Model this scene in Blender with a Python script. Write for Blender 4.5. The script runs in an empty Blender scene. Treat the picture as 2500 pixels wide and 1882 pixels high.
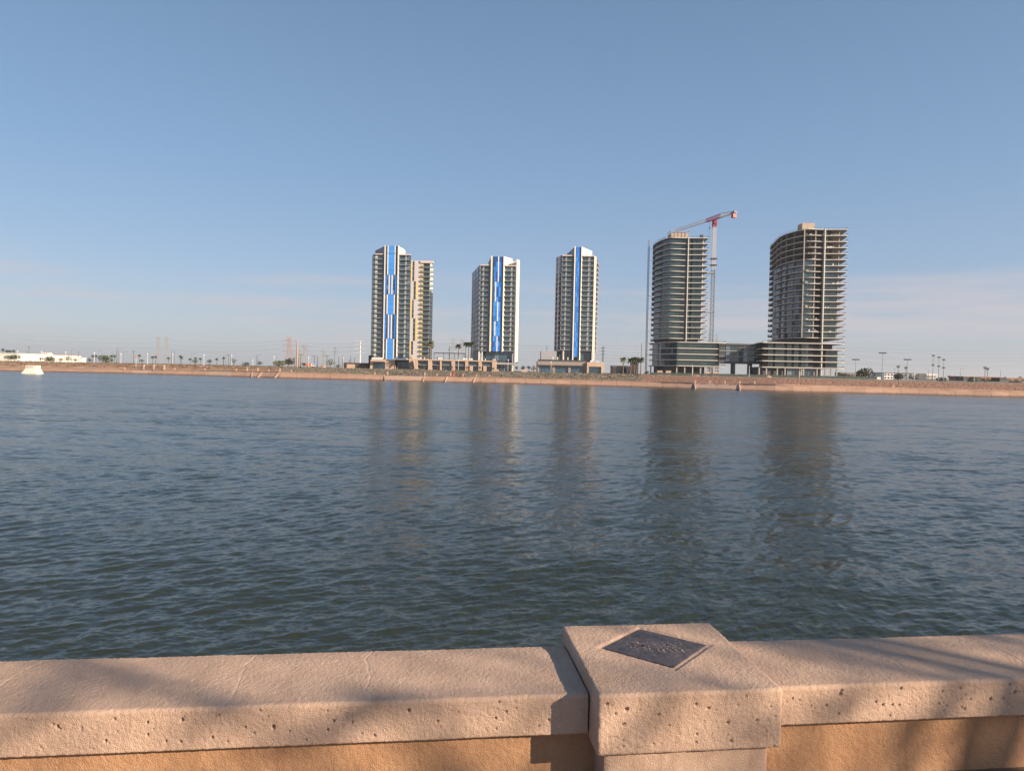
import bpy, math, random
import numpy as np
from mathutils import Vector, Matrix
random.seed(7); rng = np.random.default_rng(7)
S = bpy.context.scene
COL = S.collection
# ------------------------------------------------------------------ camera
F, CX, CY = 1733.0, 1250.0, 941.0            # focal length and centre in photo pixels (2500 wide)
PITCH = math.atan(36.0 / F); ROLL = 0.0205; EYE = 5.6     # eye height over the water
FW = Vector((0, math.cos(PITCH), -math.sin(PITCH))); U0 = Vector((0, math.sin(PITCH), math.cos(PITCH))); R0 = Vector((1, 0, 0))
RT = R0 * math.cos(ROLL) + U0 * math.sin(ROLL); UP = U0 * math.cos(ROLL) - R0 * math.sin(ROLL)
cd = bpy.data.cameras.new('camera'); cam = bpy.data.objects.new('camera', cd); COL.objects.link(cam)
cd.sensor_fit = 'HORIZONTAL'; cd.sensor_width = 36.0; cd.lens = 36.0 * F / 2500.0; cd.clip_start = 0.05; cd.clip_end = 20000
m = Matrix((RT, UP, -FW)).transposed().to_4x4(); m.translation = Vector((0, 0, EYE)); cam.matrix_world = m
S.camera = cam
# ------------------------------------------------------------------ sky and sun
SUN_EL = math.radians(22.0); SUN_AZ = math.radians(120.0)      # azimuth clockwise from +Y
w = bpy.data.worlds.new('World'); S.world = w; w.use_nodes = True
nt = w.node_tree; N = nt.nodes; K = nt.links; N.clear()
sky = N.new('ShaderNodeTexSky'); sky.sky_type = 'NISHITA'; sky.sun_disc = False
sky.sun_elevation = SUN_EL; sky.sun_rotation = SUN_AZ; sky.altitude = 300; sky.air_density = 1.0; sky.dust_density = 1.3; sky.ozone_density = 2.2
tc = N.new('ShaderNodeTexCoord'); mp = N.new('ShaderNodeMapping'); mp.inputs['Scale'].default_value = (2.2, 2.2, 26.0); mp.inputs['Location'].default_value = (3.1, 0, 0)
K.new(tc.outputs['Generated'], mp.inputs['Vector'])
cn = N.new('ShaderNodeTexNoise'); cn.inputs['Scale'].default_value = 1.35; cn.inputs['Detail'].default_value = 6; cn.inputs['Roughness'].default_value = .55
K.new(mp.outputs[0], cn.inputs['Vector'])
cr = N.new('ShaderNodeMapRange'); cr.interpolation_type = 'SMOOTHSTEP'
for k_, v_ in ((1, .44), (2, .70), (3, 0.), (4, .60)): cr.inputs[k_].default_value = v_
K.new(cn.outputs['Fac'], cr.inputs[0])
sx = N.new('ShaderNodeSeparateXYZ'); K.new(tc.outputs['Generated'], sx.inputs[0])
el = N.new('ShaderNodeMapRange'); el.interpolation_type = 'SMOOTHSTEP'
for k_, v_ in ((1, .15), (2, .10), (3, 0.), (4, 1.)): el.inputs[k_].default_value = v_
K.new(sx.outputs['Z'], el.inputs[0])
mm = N.new('ShaderNodeMath'); mm.operation = 'MULTIPLY'; K.new(cr.outputs[0], mm.inputs[0]); K.new(el.outputs[0], mm.inputs[1])
zr_ = N.new('ShaderNodeValToRGB'); E_ = zr_.color_ramp.elements          # dusty multiply-scattered air, the same all round
E_[0].position = 0.; E_[0].color = (3.2 / 5, 3.35 / 5, 3.75 / 5, 1); E_[1].position = 1.; E_[1].color = (.6 / 5, 1.0 / 5, 1.75 / 5, 1)
for p_, c_ in ((.06, (2.7, 3.05, 3.85)), (.14, (2.0, 2.75, 3.95)), (.26, (1.5, 2.4, 3.7)), (.48, (1.0, 1.72, 2.75))):
    q_ = E_.new(p_); q_.color = (c_[0] / 5, c_[1] / 5, c_[2] / 5, 1)
K.new(sx.outputs['Z'], zr_.inputs[0])
z5 = N.new('ShaderNodeVectorMath'); z5.operation = 'SCALE'; z5.inputs['Scale'].default_value = 5.; K.new(zr_.outputs[0], z5.inputs[0])
hm = N.new('ShaderNodeMixRGB'); hm.inputs[0].default_value = .74; K.new(sky.outputs[0], hm.inputs[1]); K.new(z5.outputs[0], hm.inputs[2])
mx = N.new('ShaderNodeMixRGB'); K.new(mm.outputs[0], mx.inputs[0]); K.new(hm.outputs[0], mx.inputs[1]); mx.inputs[2].default_value = (4.0, 3.65, 3.85, 1)
bg = N.new('ShaderNodeBackground'); bg.inputs[1].default_value = 0.095; K.new(mx.outputs[0], bg.inputs[0])
wo = N.new('ShaderNodeOutputWorld'); K.new(bg.outputs[0], wo.inputs[0])
sd = bpy.data.lights.new('sun', 'SUN'); sd.energy = 5.0; sd.angle = math.radians(0.53); sd.color = (1.0, 0.82, 0.61)
sun = bpy.data.objects.new('sun', sd); COL.objects.link(sun)
SUNDIR = Vector((math.sin(SUN_AZ) * math.cos(SUN_EL), math.cos(SUN_AZ) * math.cos(SUN_EL), math.sin(SUN_EL)))
sun.rotation_euler = SUNDIR.to_track_quat('Z', 'Y').to_euler(); sun.location = SUNDIR * 60 + Vector((0, 0, 5))
vs = S.view_settings; vs.view_transform = 'Standard'; vs.look = 'None'; vs.gamma = 1; vs.exposure = 0.76; vs.use_curve_mapping = False
S.cycles.max_bounces = 6; S.cycles.transparent_max_bounces = 12; S.cycles.use_denoising = True
S.cycles.sample_clamp_indirect = 6.0

# ------------------------------------------------------------------ pixel -> place
def ray(px, py): return FW + RT * ((px - CX) / F) + UP * ((CY - py) / F)
def P(px, py, Y):
    d = ray(px, py); return Vector((0, 0, EYE)) + d * (Y / d.y)
def PZ(px, py, z):
    d = ray(px, py); return Vector((0, 0, EYE)) + d * ((z - EYE) / d.z)
def hor(px): return 905 + math.tan(ROLL) * (px - 1250)
def GX(px, Y): return P(px, hor(px), Y).x        # lateral position of a pixel column at ground level

# ------------------------------------------------------------------ materials
def mat(name, col, rough=.7, var=0., scale=3., bump=0., bscale=30., metal=0., spec=.5, rand=0., ior=None, coord='Object'):
    mt = bpy.data.materials.new(name); mt.use_nodes = True
    n = mt.node_tree.nodes; l = mt.node_tree.links; b = n['Principled BSDF']
    b.inputs['Base Color'].default_value = (*col, 1); b.inputs['Roughness'].default_value = rough
    b.inputs['Metallic'].default_value = metal; b.inputs['Specular IOR Level'].default_value = spec
    if ior: b.inputs['IOR'].default_value = ior
    t = n.new('ShaderNodeTexCoord'); src = None
    if var > 0:
        z = n.new('ShaderNodeTexNoise'); z.inputs['Scale'].default_value = scale; z.inputs['Detail'].default_value = 5
        l.new(t.outputs[coord], z.inputs['Vector'])
        r = n.new('ShaderNodeMapRange'); r.inputs[1].default_value = .3; r.inputs[2].default_value = .7
        r.inputs[3].default_value = 1 - var; r.inputs[4].default_value = 1 + var; l.new(z.outputs['Fac'], r.inputs[0]); src = r.outputs[0]
    if rand > 0:
        oi = n.new('ShaderNodeObjectInfo'); r = n.new('ShaderNodeMapRange'); r.inputs[3].default_value = 1 - rand; r.inputs[4].default_value = 1 + rand
        l.new(oi.outputs['Random'], r.inputs[0])
        if src is not None:
            q = n.new('ShaderNodeMath'); q.operation = 'MULTIPLY'; l.new(src, q.inputs[0]); l.new(r.outputs[0], q.inputs[1]); src = q.outputs[0]
        else: src = r.outputs[0]
    if src is not None:
        h = n.new('ShaderNodeVectorMath'); h.operation = 'SCALE'; h.inputs[0].default_value = col; l.new(src, h.inputs['Scale']); l.new(h.outputs[0], b.inputs['Base Color'])
    if bump > 0:
        z = n.new('ShaderNodeTexNoise'); z.inputs['Scale'].default_value = bscale; z.inputs['Detail'].default_value = 4; l.new(t.outputs[coord], z.inputs['Vector'])
        u = n.new('ShaderNodeBump'); u.inputs['Strength'].default_value = bump; u.inputs['Distance'].default_value = .3 / bscale
        l.new(z.outputs['Fac'], u.inputs['Height']); l.new(u.outputs[0], b.inputs['Normal'])
    return mt
M = {}
M['white'] = mat('white_panel', (.78, .76, .73), .6, .03, .3)
M['cream'] = mat('cream_render', (.74, .70, .62), .75, .04, .3)
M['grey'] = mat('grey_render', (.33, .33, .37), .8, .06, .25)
M['lav'] = mat('lavender_grey_render', (.56, .53, .56), .8, .04, .3)
M['yellow'] = mat('yellow_render', (.72, .56, .27), .75, .04, .3)
M['pink'] = mat('pinkish_render', (.60, .50, .46), .8, .04, .3)
M['blue'] = mat('blue_metal_panel', (.03, .20, .70), .42, .03, .5, rand=.10)
M['blue2'] = mat('light_blue_metal_panel', (.06, .30, .85), .42, .03, .5, rand=.08)
M['blue3'] = mat('deep_blue_metal_panel', (.018, .09, .36), .42, .03, .5, rand=.10)
M['brown'] = mat('dark_brown_panel', (.085, .06, .052), .6, .1, .5)
M['slab'] = mat('grey_slab_edge', (.33, .34, .36), .7, .05, .5)
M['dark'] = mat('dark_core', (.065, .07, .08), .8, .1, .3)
M['glass'] = mat('blue_tinted_glazing', (.032, .078, .120), .10, .25, .22, ior=1.9, rand=.5)
M['tealglass'] = mat('teal_tinted_glazing', (.025, .058, .062), .10, .3, .22, ior=1.75, rand=.35)
M['paleglass'] = mat('pale_glazing', (.16, .20, .26), .15, .3, .5, spec=.9, rand=.4)  # pale tint paints sky reflections into panes; also serves as drawn blinds
M['frame'] = mat('dark_aluminium', (.06, .065, .07), .5)
M['metal'] = mat('galvanised_steel', (.24, .26, .28), .5, .1, 1., metal=.3)
M['pale_metal'] = mat('pale_painted_steel', (.66, .65, .64), .55)
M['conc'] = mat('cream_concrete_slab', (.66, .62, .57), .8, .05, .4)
M['soffit'] = mat('shade_darkened_slab_face', (.235, .215, .20), .9, .12, .5)  # bare concrete, made darker so the shade under slabs sits in its colour
M['concgrey'] = mat('raw_concrete', (.36, .33, .30), .85, .12, .5)
M['tan'] = mat('tan_render', (.52, .37, .28), .85, .06, .4)
M['taupe'] = mat('taupe_stone', (.30, .245, .22), .85, .10, .8)
M['mesh'] = mat('tan_construction_mesh', (.46, .36, .28), .9, .25, 1.2)
M['red'] = mat('red_crane_paint', (.38, .05, .055), .5, .15, 1.)
M['cranewhite'] = mat('off_white_crane_paint', (.58, .53, .52), .5, .1, 1.)
M['cranegrey'] = mat('grey_crane_steel', (.24, .26, .28), .5, .15, 1.)
M['wood'] = mat('brown_timber', (.10, .075, .06), .85, .2, 2.)
M['tower_steel'] = mat('weathered_pylon_steel', (.34, .32, .31), .6, .1, .5)
M['rust'] = mat('reddish_pylon_steel', (.40, .25, .21), .65, .1, .5)
M['wire'] = mat('power_cable', (.20, .20, .21), .5)
M['leafA'] = mat('olive_leaf', (.075, .095, .04), .75, .3, .6, rand=.15)
M['leafB'] = mat('dark_evergreen_leaf', (.030, .045, .030), .75, .3, .6, rand=.15)
M['leafC'] = mat('grey_green_leaf', (.12, .125, .085), .8, .25, .6, rand=.15)
M['palmleaf'] = mat('palm_frond_green', (.055, .07, .03), .7, .3, 1., rand=.15)
M['paleleaf'] = mat('sunlit_palm_frond', (.16, .15, .065), .7, .3, 1.)  # paler copy of the palm green with sunlight put into its colour
M['bark'] = mat('brown_bark', (.16, .115, .085), .9, .3, 3.)
M['orange'] = mat('orange_signal_paint', (.62, .16, .06), .5)
M['green_mesh'] = mat('green_fence_fabric', (.06, .075, .065), .9, .15, .8)
M['terracotta'] = mat('terracotta_render', (.36, .19, .13), .85, .1, .3)
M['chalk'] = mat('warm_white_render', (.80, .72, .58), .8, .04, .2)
M['rail'] = None
def railmat():
    mt = bpy.data.materials.new('balcony_glass_rail'); mt.use_nodes = True; n = mt.node_tree.nodes; l = mt.node_tree.links
    b = n['Principled BSDF']; b.inputs['Base Color'].default_value = (.13, .18, .21, 1); b.inputs['Roughness'].default_value = .12
    t = n.new('ShaderNodeBsdfTransparent'); t.inputs[0].default_value = (.8, .87, .88, 1); x = n.new('ShaderNodeMixShader'); x.inputs[0].default_value = .34
    l.new(t.outputs[0], x.inputs[1]); l.new(b.outputs[0], x.inputs[2]); l.new(x.outputs[0], n['Material Output'].inputs[0]); return mt
M['rail'] = railmat()

# ------------------------------------------------------------------ mesh helpers
class MB:
    def __init__(s): s.v = []; s.f = []
    def add(s, vs, fs):
        o = len(s.v); s.v += [tuple(p) for p in vs]; s.f += [tuple(i + o for i in f) for f in fs]; return s
    def box(s, x0, x1, y0, y1, z0, z1):
        return s.add([(x0, y0, z0), (x1, y0, z0), (x1, y1, z0), (x0, y1, z0), (x0, y0, z1), (x1, y0, z1), (x1, y1, z1), (x0, y1, z1)],
                     [(0, 3, 2, 1), (4, 5, 6, 7), (0, 1, 5, 4), (1, 2, 6, 5), (2, 3, 7, 6), (3, 0, 4, 7)])
    def prism(s, poly, z0, z1):          # poly counter-clockwise from above; z1 may be a list of heights
        n = len(poly); t = z1 if isinstance(z1, (list, tuple)) else [z1] * n
        return s.add([(p[0], p[1], z0) for p in poly] + [(p[0], p[1], t[i]) for i, p in enumerate(poly)],
                     [tuple(range(n - 1, -1, -1)), tuple(range(n, 2 * n))] + [(i, (i + 1) % n, n + (i + 1) % n, n + i) for i in range(n)])
    def slab(s, poly, th, edge, face):
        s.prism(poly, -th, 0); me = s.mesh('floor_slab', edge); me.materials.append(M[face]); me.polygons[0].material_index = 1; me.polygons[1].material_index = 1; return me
    def wall(s, a, b, th, z0, z1):       # vertical slab from a to b (plan), thickness th to the left of a->b
        d = Vector((b[0] - a[0], b[1] - a[1])).normalized(); q = Vector((-d.y, d.x)) * th
        return s.prism([a, b, (b[0] + q.x, b[1] + q.y), (a[0] + q.x, a[1] + q.y)], z0, z1)
    def bar(s, p, q, wd):
        p = Vector(p); q = Vector(q); d = (q - p).normalized(); a = d.cross(Vector((0, 0, 1)) if abs(d.z) < .95 else Vector((1, 0, 0))).normalized() * wd / 2; b = d.cross(a).normalized() * wd / 2
        c = [(-a - b), (a - b), (a + b), (b - a)]
        return s.add([p + k for k in c] + [q + k for k in c], [(3, 2, 1, 0), (4, 5, 6, 7)] + [(i, (i + 1) % 4, 4 + (i + 1) % 4, 4 + i) for i in range(4)])
    def tube(s, p, q, r0, r1, n=8):
        p = Vector(p); q = Vector(q); d = (q - p).normalized(); a = d.cross(Vector((0, 0, 1)) if abs(d.z) < .95 else Vector((1, 0, 0))).normalized(); b = d.cross(a)
        vs = [p + (a * math.cos(t) + b * math.sin(t)) * r0 for t in [2 * math.pi * i / n for i in range(n)]] + [q + (a * math.cos(t) + b * math.sin(t)) * r1 for t in [2 * math.pi * i / n for i in range(n)]]
        return s.add(vs, [tuple(range(n)), tuple(range(2 * n - 1, n - 1, -1))] + [(i, n + i, n + (i + 1) % n, (i + 1) % n) for i in range(n)])
    def ball(s, c, r, n=8, sq=1.):
        vs = []; fs = []
        for i in range(1, n // 2):
            for j in range(n):
                a = math.pi * i / (n // 2); t = 2 * math.pi * j / n
                vs.append((c[0] + r * math.sin(a) * math.cos(t), c[1] + r * math.sin(a) * math.sin(t), c[2] + r * sq * math.cos(a)))
        top = len(vs); vs += [(c[0], c[1], c[2] + r * sq), (c[0], c[1], c[2] - r * sq)]; k = n // 2 - 1
        for i in range(k - 1):
            for j in range(n): fs.append((i * n + j, (i + 1) * n + j, (i + 1) * n + (j + 1) % n, i * n + (j + 1) % n))
        for j in range(n): fs += [(top, j, (j + 1) % n), (top + 1, (k - 1) * n + (j + 1) % n, (k - 1) * n + j)]
        return s.add(vs, fs)
    def mesh(s, name, mt, smooth=False):
        me = bpy.data.meshes.new(name); me.from_pydata(s.v, [], s.f)
        if mt is not None: me.materials.append(M[mt] if isinstance(mt, str) else mt)
        if smooth: me.shade_smooth()
        return me
    def build(s, name, mt, parent=None, loc=None, smooth=False): return link(name, s.mesh(name, mt, smooth), parent, loc)
def link(name, me, parent=None, loc=None):
    o = bpy.data.objects.new(name, me); COL.objects.link(o)
    if parent is not None: o.parent = parent
    if loc is not None: o.location = loc
    return o
def tag(o, label=None, cat=None, group=None, kind=None):
    if label: o['label'] = label
    if cat: o['category'] = cat
    if group: o['group'] = group
    if kind: o['kind'] = kind
    return o
def thing(name, label, cat, loc=(0, 0, 0), group=None, rz=0., kind=None):
    o = bpy.data.objects.new(name, None); COL.objects.link(o); o.location = loc; o.rotation_euler = (0, 0, rz); o.empty_display_size = .5
    return tag(o, label, cat, group, kind)
def copy_tree(o, parent=None):
    c = o.copy(); COL.objects.link(c); c.parent = parent
    for ch in list(o.children): copy_tree(ch, c)
    return c
def grid_mesh(name, X, Y, Z, mt, smooth=True):
    r, c = X.shape; me = bpy.data.meshes.new(name)
    me.vertices.add(r * c); me.vertices.foreach_set('co', np.stack([X, Y, Z], -1).astype(np.float32).ravel())
    i = np.arange(r * c).reshape(r, c); q = np.stack([i[:-1, :-1], i[:-1, 1:], i[1:, 1:], i[1:, :-1]], -1).reshape(-1)
    n = (r - 1) * (c - 1); me.loops.add(4 * n); me.loops.foreach_set('vertex_index', q.astype(np.int32))
    me.polygons.add(n); me.polygons.foreach_set('loop_start', np.arange(0, 4 * n, 4, dtype=np.int32))
    me.update(calc_edges=True); me.materials.append(mt)
    if smooth: me.shade_smooth()
    return me
_T = rng.random((64, 64, 64)).astype(np.float32)
def vnoise(x, y, z, sc, seed=0):        # value noise in -1..1
    x = x * sc + seed * 7.13; y = y * sc + seed * 3.71; z = z * sc + seed * 1.37
    ix, iy, iz = np.floor(x).astype(int), np.floor(y).astype(int), np.floor(z).astype(int)
    fx, fy, fz = x - ix, y - iy, z - iz; fx, fy, fz = [f * f * (3 - 2 * f) for f in (fx, fy, fz)]; o = 0
    for a in (0, 1):
        for b in (0, 1):
            for c in (0, 1):
                o = o + _T[(ix + a) & 63, (iy + b) & 63, (iz + c) & 63] * (fx if a else 1 - fx) * (fy if b else 1 - fy) * (fz if c else 1 - fz)
    return o * 2 - 1

# ================================================================== THE SETTING
# stations along the far shore: photo column, waterline, top of the concrete apron, top of the bank, run to bank top, height of bank top
ST = [(-1500, 885, 878, 0, 46, 5.1), (-700, 894, 887.5, 0, 46, 5.1), (0, 905.5, 899, 0, 46, 5.1), (200, 909.5, 902, 0, 46, 5.1), (320, 912, 903.5, 0, 45, 5.1), (480, 916.3, 905.5, 0, 44, 5.1),
      (682, 922.5, 909, 0, 44, 5.1), (940, 929, 917, 0, 42, 5.1), (1150, 934, 921, 0, 40, 5.0), (1300, 938, 925, 0, 40, 5.0), (1600, 946, 934, 0, 34, 4.9), (1900, 956, 941, 0, 24, 4.8),
      (2200, 963, 949.5, 0, 22, 4.45), (2500, 970.5, 956.5, 0, 22, 4.55), (2900, 981, 966, 0, 22, 4.6), (4200, 1012, 994, 0, 22, 4.6)]
RUN_C = 5.5
def station(px):
    c = [s[0] for s in ST]; yw, yc, rt, zt = [float(np.interp(px, c, [s[i] for s in ST])) for i in (1, 2, 4, 5)]
    W = PZ(px, yw, 0.0); C = P(px, yc, W.y + RUN_C); T = P(px, yc, W.y + rt); T.z = zt
    C.z = min(max(C.z, 1.3), 3.2); return W, C, T
def strip(name, xs, a, b, mt, n=2, lift=0., rough=0., kind='structure', parent=None):
    X = np.zeros((n, len(xs))); Y = X.copy(); Z = X.copy()
    for j, px in enumerate(xs):
        A, B = a(px), b(px)
        for i in range(n):
            t = i / (n - 1); p = A.lerp(B, t); X[i, j], Y[i, j], Z[i, j] = p.x, p.y, p.z + lift
    if rough > 0:
        e = np.linspace(0, 1, n)[:, None]; e = np.minimum(1, np.minimum(e, 1 - e) * 6)
        Z += rough * e * (vnoise(X, Y, Z * 0, .25, 1) + .6 * vnoise(X, Y, Z * 0, .7, 2))
    o = link(name, grid_mesh(name, X, Y, Z, mt), parent)
    if kind and parent is None: o['kind'] = kind
    return o
def soil(name, c1, c2, scale, stretch, bump, vor=None):
    mt = bpy.data.materials.new(name); mt.use_nodes = True; n = mt.node_tree.nodes; l = mt.node_tree.links; b = n['Principled BSDF']; b.inputs['Roughness'].default_value = .95
    b.inputs['Specular IOR Level'].default_value = .2
    t = n.new('ShaderNodeTexCoord'); q = n.new('ShaderNodeMapping'); q.inputs['Scale'].default_value = stretch; l.new(t.outputs['Object'], q.inputs[0])
    z = n.new('ShaderNodeTexNoise'); z.inputs['Scale'].default_value = scale; z.inputs['Detail'].default_value = 8; z.inputs['Roughness'].default_value = .65; l.new(q.outputs[0], z.inputs[0])
    r = n.new('ShaderNodeValToRGB'); r.color_ramp.elements[0].position = .36; r.color_ramp.elements[1].position = .64
    r.color_ramp.elements[0].color = (*c1, 1); r.color_ramp.elements[1].color = (*c2, 1); l.new(z.outputs['Fac'], r.inputs[0]); out = r.outputs[0]
    h = z.outputs['Fac']
    if vor:
        v = n.new('ShaderNodeTexVoronoi'); v.feature = 'DISTANCE_TO_EDGE'; v.inputs['Scale'].default_value = vor; l.new(q.outputs[0], v.inputs['Vector'])
        e = n.new('ShaderNodeMapRange'); e.inputs[1].default_value = 0.; e.inputs[2].default_value = .12; l.new(v.outputs['Distance'], e.inputs[0]); h = e.outputs[0]
    u = n.new('ShaderNodeBump'); u.inputs['Strength'].default_value = 1.; u.inputs['Distance'].default_value = bump; l.new(h, u.inputs['Height']); l.new(u.outputs[0], b.inputs['Normal'])
    l.new(out, b.inputs['Base Color']); return mt
M['sand'] = soil('reddish_sand', (.34, .205, .135), (.48, .305, .21), .12, (1, 3, 1), .25)
M['scrubsoil'] = soil('grey_brown_soil', (.19, .145, .11), (.29, .225, .175), .35, (1, 1, 1), .2)
M['riprap'] = soil('red_stone_riprap', (.28, .155, .11), (.43, .25, .18), .6, (1, 1, 1), .5, vor=.55)
M['apron'] = mat('pinkish_concrete_apron', (.46, .275, .19), .9, .14, .15, rand=.08)
M['apron_pale'] = mat('pale_concrete_apron', (.52, .34, .25), .9, .08, .15, rand=.05)
def wet_line(mt, dark=.42):
    n = mt.node_tree.nodes; l = mt.node_tree.links; b = n['Principled BSDF']; src = b.inputs['Base Color'].links[0].from_socket; g = n.new('ShaderNodeNewGeometry'); x = n.new('ShaderNodeSeparateXYZ'); l.new(g.outputs['Position'], x.inputs[0])
    z = n.new('ShaderNodeTexNoise'); z.inputs['Scale'].default_value = .8; z.inputs['Detail'].default_value = 5; l.new(g.outputs['Position'], z.inputs[0]); a = n.new('ShaderNodeMath'); a.operation = 'MULTIPLY_ADD'; l.new(z.outputs['Fac'], a.inputs[0]); a.inputs[1].default_value = -.7; l.new(x.outputs['Z'], a.inputs[2])
    r = n.new('ShaderNodeMapRange'); r.inputs[1].default_value = -.05; r.inputs[2].default_value = .22; r.inputs[3].default_value = dark; r.inputs[4].default_value = 1.; l.new(a.outputs[0], r.inputs[0])
    v = n.new('ShaderNodeVectorMath'); v.operation = 'SCALE'; l.new(src, v.inputs[0]); l.new(r.outputs[0], v.inputs['Scale']); l.new(v.outputs[0], b.inputs['Base Color'])
for k_ in ('apron', 'apron_pale', 'sand'): wet_line(M[k_])
M['coping'] = mat('pale_coping', (.50, .36, .27), .85, .1, .3)
M['plain'] = soil('dusty_plain', (.20, .165, .13), (.30, .25, .20), .02, (1, 1, 1), .1)
Wf = lambda px: station(px)[0]; Cf = lambda px: station(px)[1]; Tf = lambda px: station(px)[2]
def xr(a, b, step=12): return list(np.linspace(a, b, max(2, int((b - a) / step))))
strip('sand_bank', xr(-1500, 684), lambda p: Cf(p) + Vector((0, .4, 0)), Tf, M['sand'], 14, 0, .22)
strip('planted_bank', xr(684, 1568), lambda p: Cf(p) + Vector((0, .4, 0)), Tf, M['scrubsoil'], 14, 0, .12)
strip('riprap_bank', xr(1568, 4200), lambda p: Cf(p) + Vector((0, .4, 0)), Tf, M['riprap'], 12, 0, .16)
strip('shore_beach', xr(-1500, 330), lambda p: Wf(p) + Vector((0, -.5, -.3)), lambda p: Cf(p) + Vector((0, .4, 0)), M['sand'], 8, 0, .10)
# ground sheet from the bank top to the horizon
xs = xr(-1500, 4200, 25)
strip('ground', xs, Tf, lambda p: Vector((Tf(p).x * 14, 6500, 5.0)), M['plain'], 2)
# lake bed: closes the basin under the water
lb = MB(); lb.add([(-2500, -60, -2.5), (2500, -60, -2.5), (2500, 900, -2.5), (-2500, 900, -2.5)], [(0, 1, 2, 3)]); tag(lb.build('lake_bed', 'plain'), kind='structure')
# concrete apron: separate cast panels, each its own piece
apron = thing('embankment', None, None); apron['kind'] = 'structure'
edges = [322, 362, 372, 420, 470, 500, 566, 600, 630, 660, 684]
e = 684
while e < 930: e += 41; edges.append(e)
edges += [942, 1036, 1090, 1140, 1172]
e = 1172
while e < 1690: e += 37; edges.append(e)
edges += [1697, 1750, 1803]
e = 1803
while e < 2560: e += 44; edges.append(e)
pale = {(322, 362), (500, 566), (942, 1036), (1697, 1750), (1750, 1803)}
for a, b in zip(edges[:-1], edges[1:]):
    W0, C0, _ = station(a + .25); W1, C1, _ = station(b - .25)
    k = Vector((0, .5, -.45)); f = Vector((0, -.6, -.3)); dz = random.uniform(-.03, .03); up = Vector((0, 0, dz))
    mb = MB(); vs = [W0 + f + up, W1 + f + up, C1 + up, C0 + up]
    mb.add(vs + [v + k for v in vs], [(0, 1, 2, 3), (7, 6, 5, 4), (0, 4, 5, 1), (1, 5, 6, 2), (2, 6, 7, 3), (3, 7, 4, 0)])
    mb.build('concrete_panel', 'apron_pale' if (a, b) in pale else 'apron', apron)
strip('apron_extension', xr(2563, 4200, 60), lambda p: Wf(p) + Vector((0, -.6, -.3)), Cf, M['apron'], 2, parent=apron)
# coping kerb along the top of the apron
for a, b in ((330, 420), (420, 682), (682, 938), (1150, 1690), (1806, 2180), (2180, 2600)):
    xs = xr(a, b, 20); mb = MB()
    for p, q in zip(xs[:-1], xs[1:]):
        A, B = Cf(p), Cf(q); d = (B - A).normalized(); n = Vector((-d.y, d.x, 0)) * .55
        vs = [A + Vector((0, -.1, .05)), B + Vector((0, -.1, .05)), B + n + Vector((0, 0, .05)), A + n + Vector((0, 0, .05))]
        mb.add(vs + [v + Vector((0, 0, .38)) for v in vs], [(3, 2, 1, 0), (4, 5, 6, 7), (0, 1, 5, 4), (1, 2, 6, 5), (2, 3, 7, 6), (3, 0, 4, 7)])
    mb.build('coping', 'coping', apron)
# slanting kerb walls that run down the apron beside the landings
for px, dpx in ((682, -10), (640, -9), (615, 0), (938, 3), (1036, -3), (1092, -5), (1160, -4), (1697, 0), (1806, 0)):
    W0 = Wf(px + dpx); C0 = Cf(px); mb = MB()
    mb.add([W0 + Vector((-.22, -.7, -.3)), W0 + Vector((.22, -.7, -.3)), C0 + Vector((.22, .6, -.3)), C0 + Vector((-.22, .6, -.3)),
            W0 + Vector((-.22, -.7, .2)), W0 + Vector((.22, -.7, .2)), C0 + Vector((.22, .6, .35)), C0 + Vector((-.22, .6, .35))],
           [(3, 2, 1, 0), (4, 5, 6, 7), (0, 1, 5, 4), (1, 2, 6, 5), (2, 3, 7, 6), (3, 0, 4, 7)])
    mb.build('kerb_wall', 'coping', apron)

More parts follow.
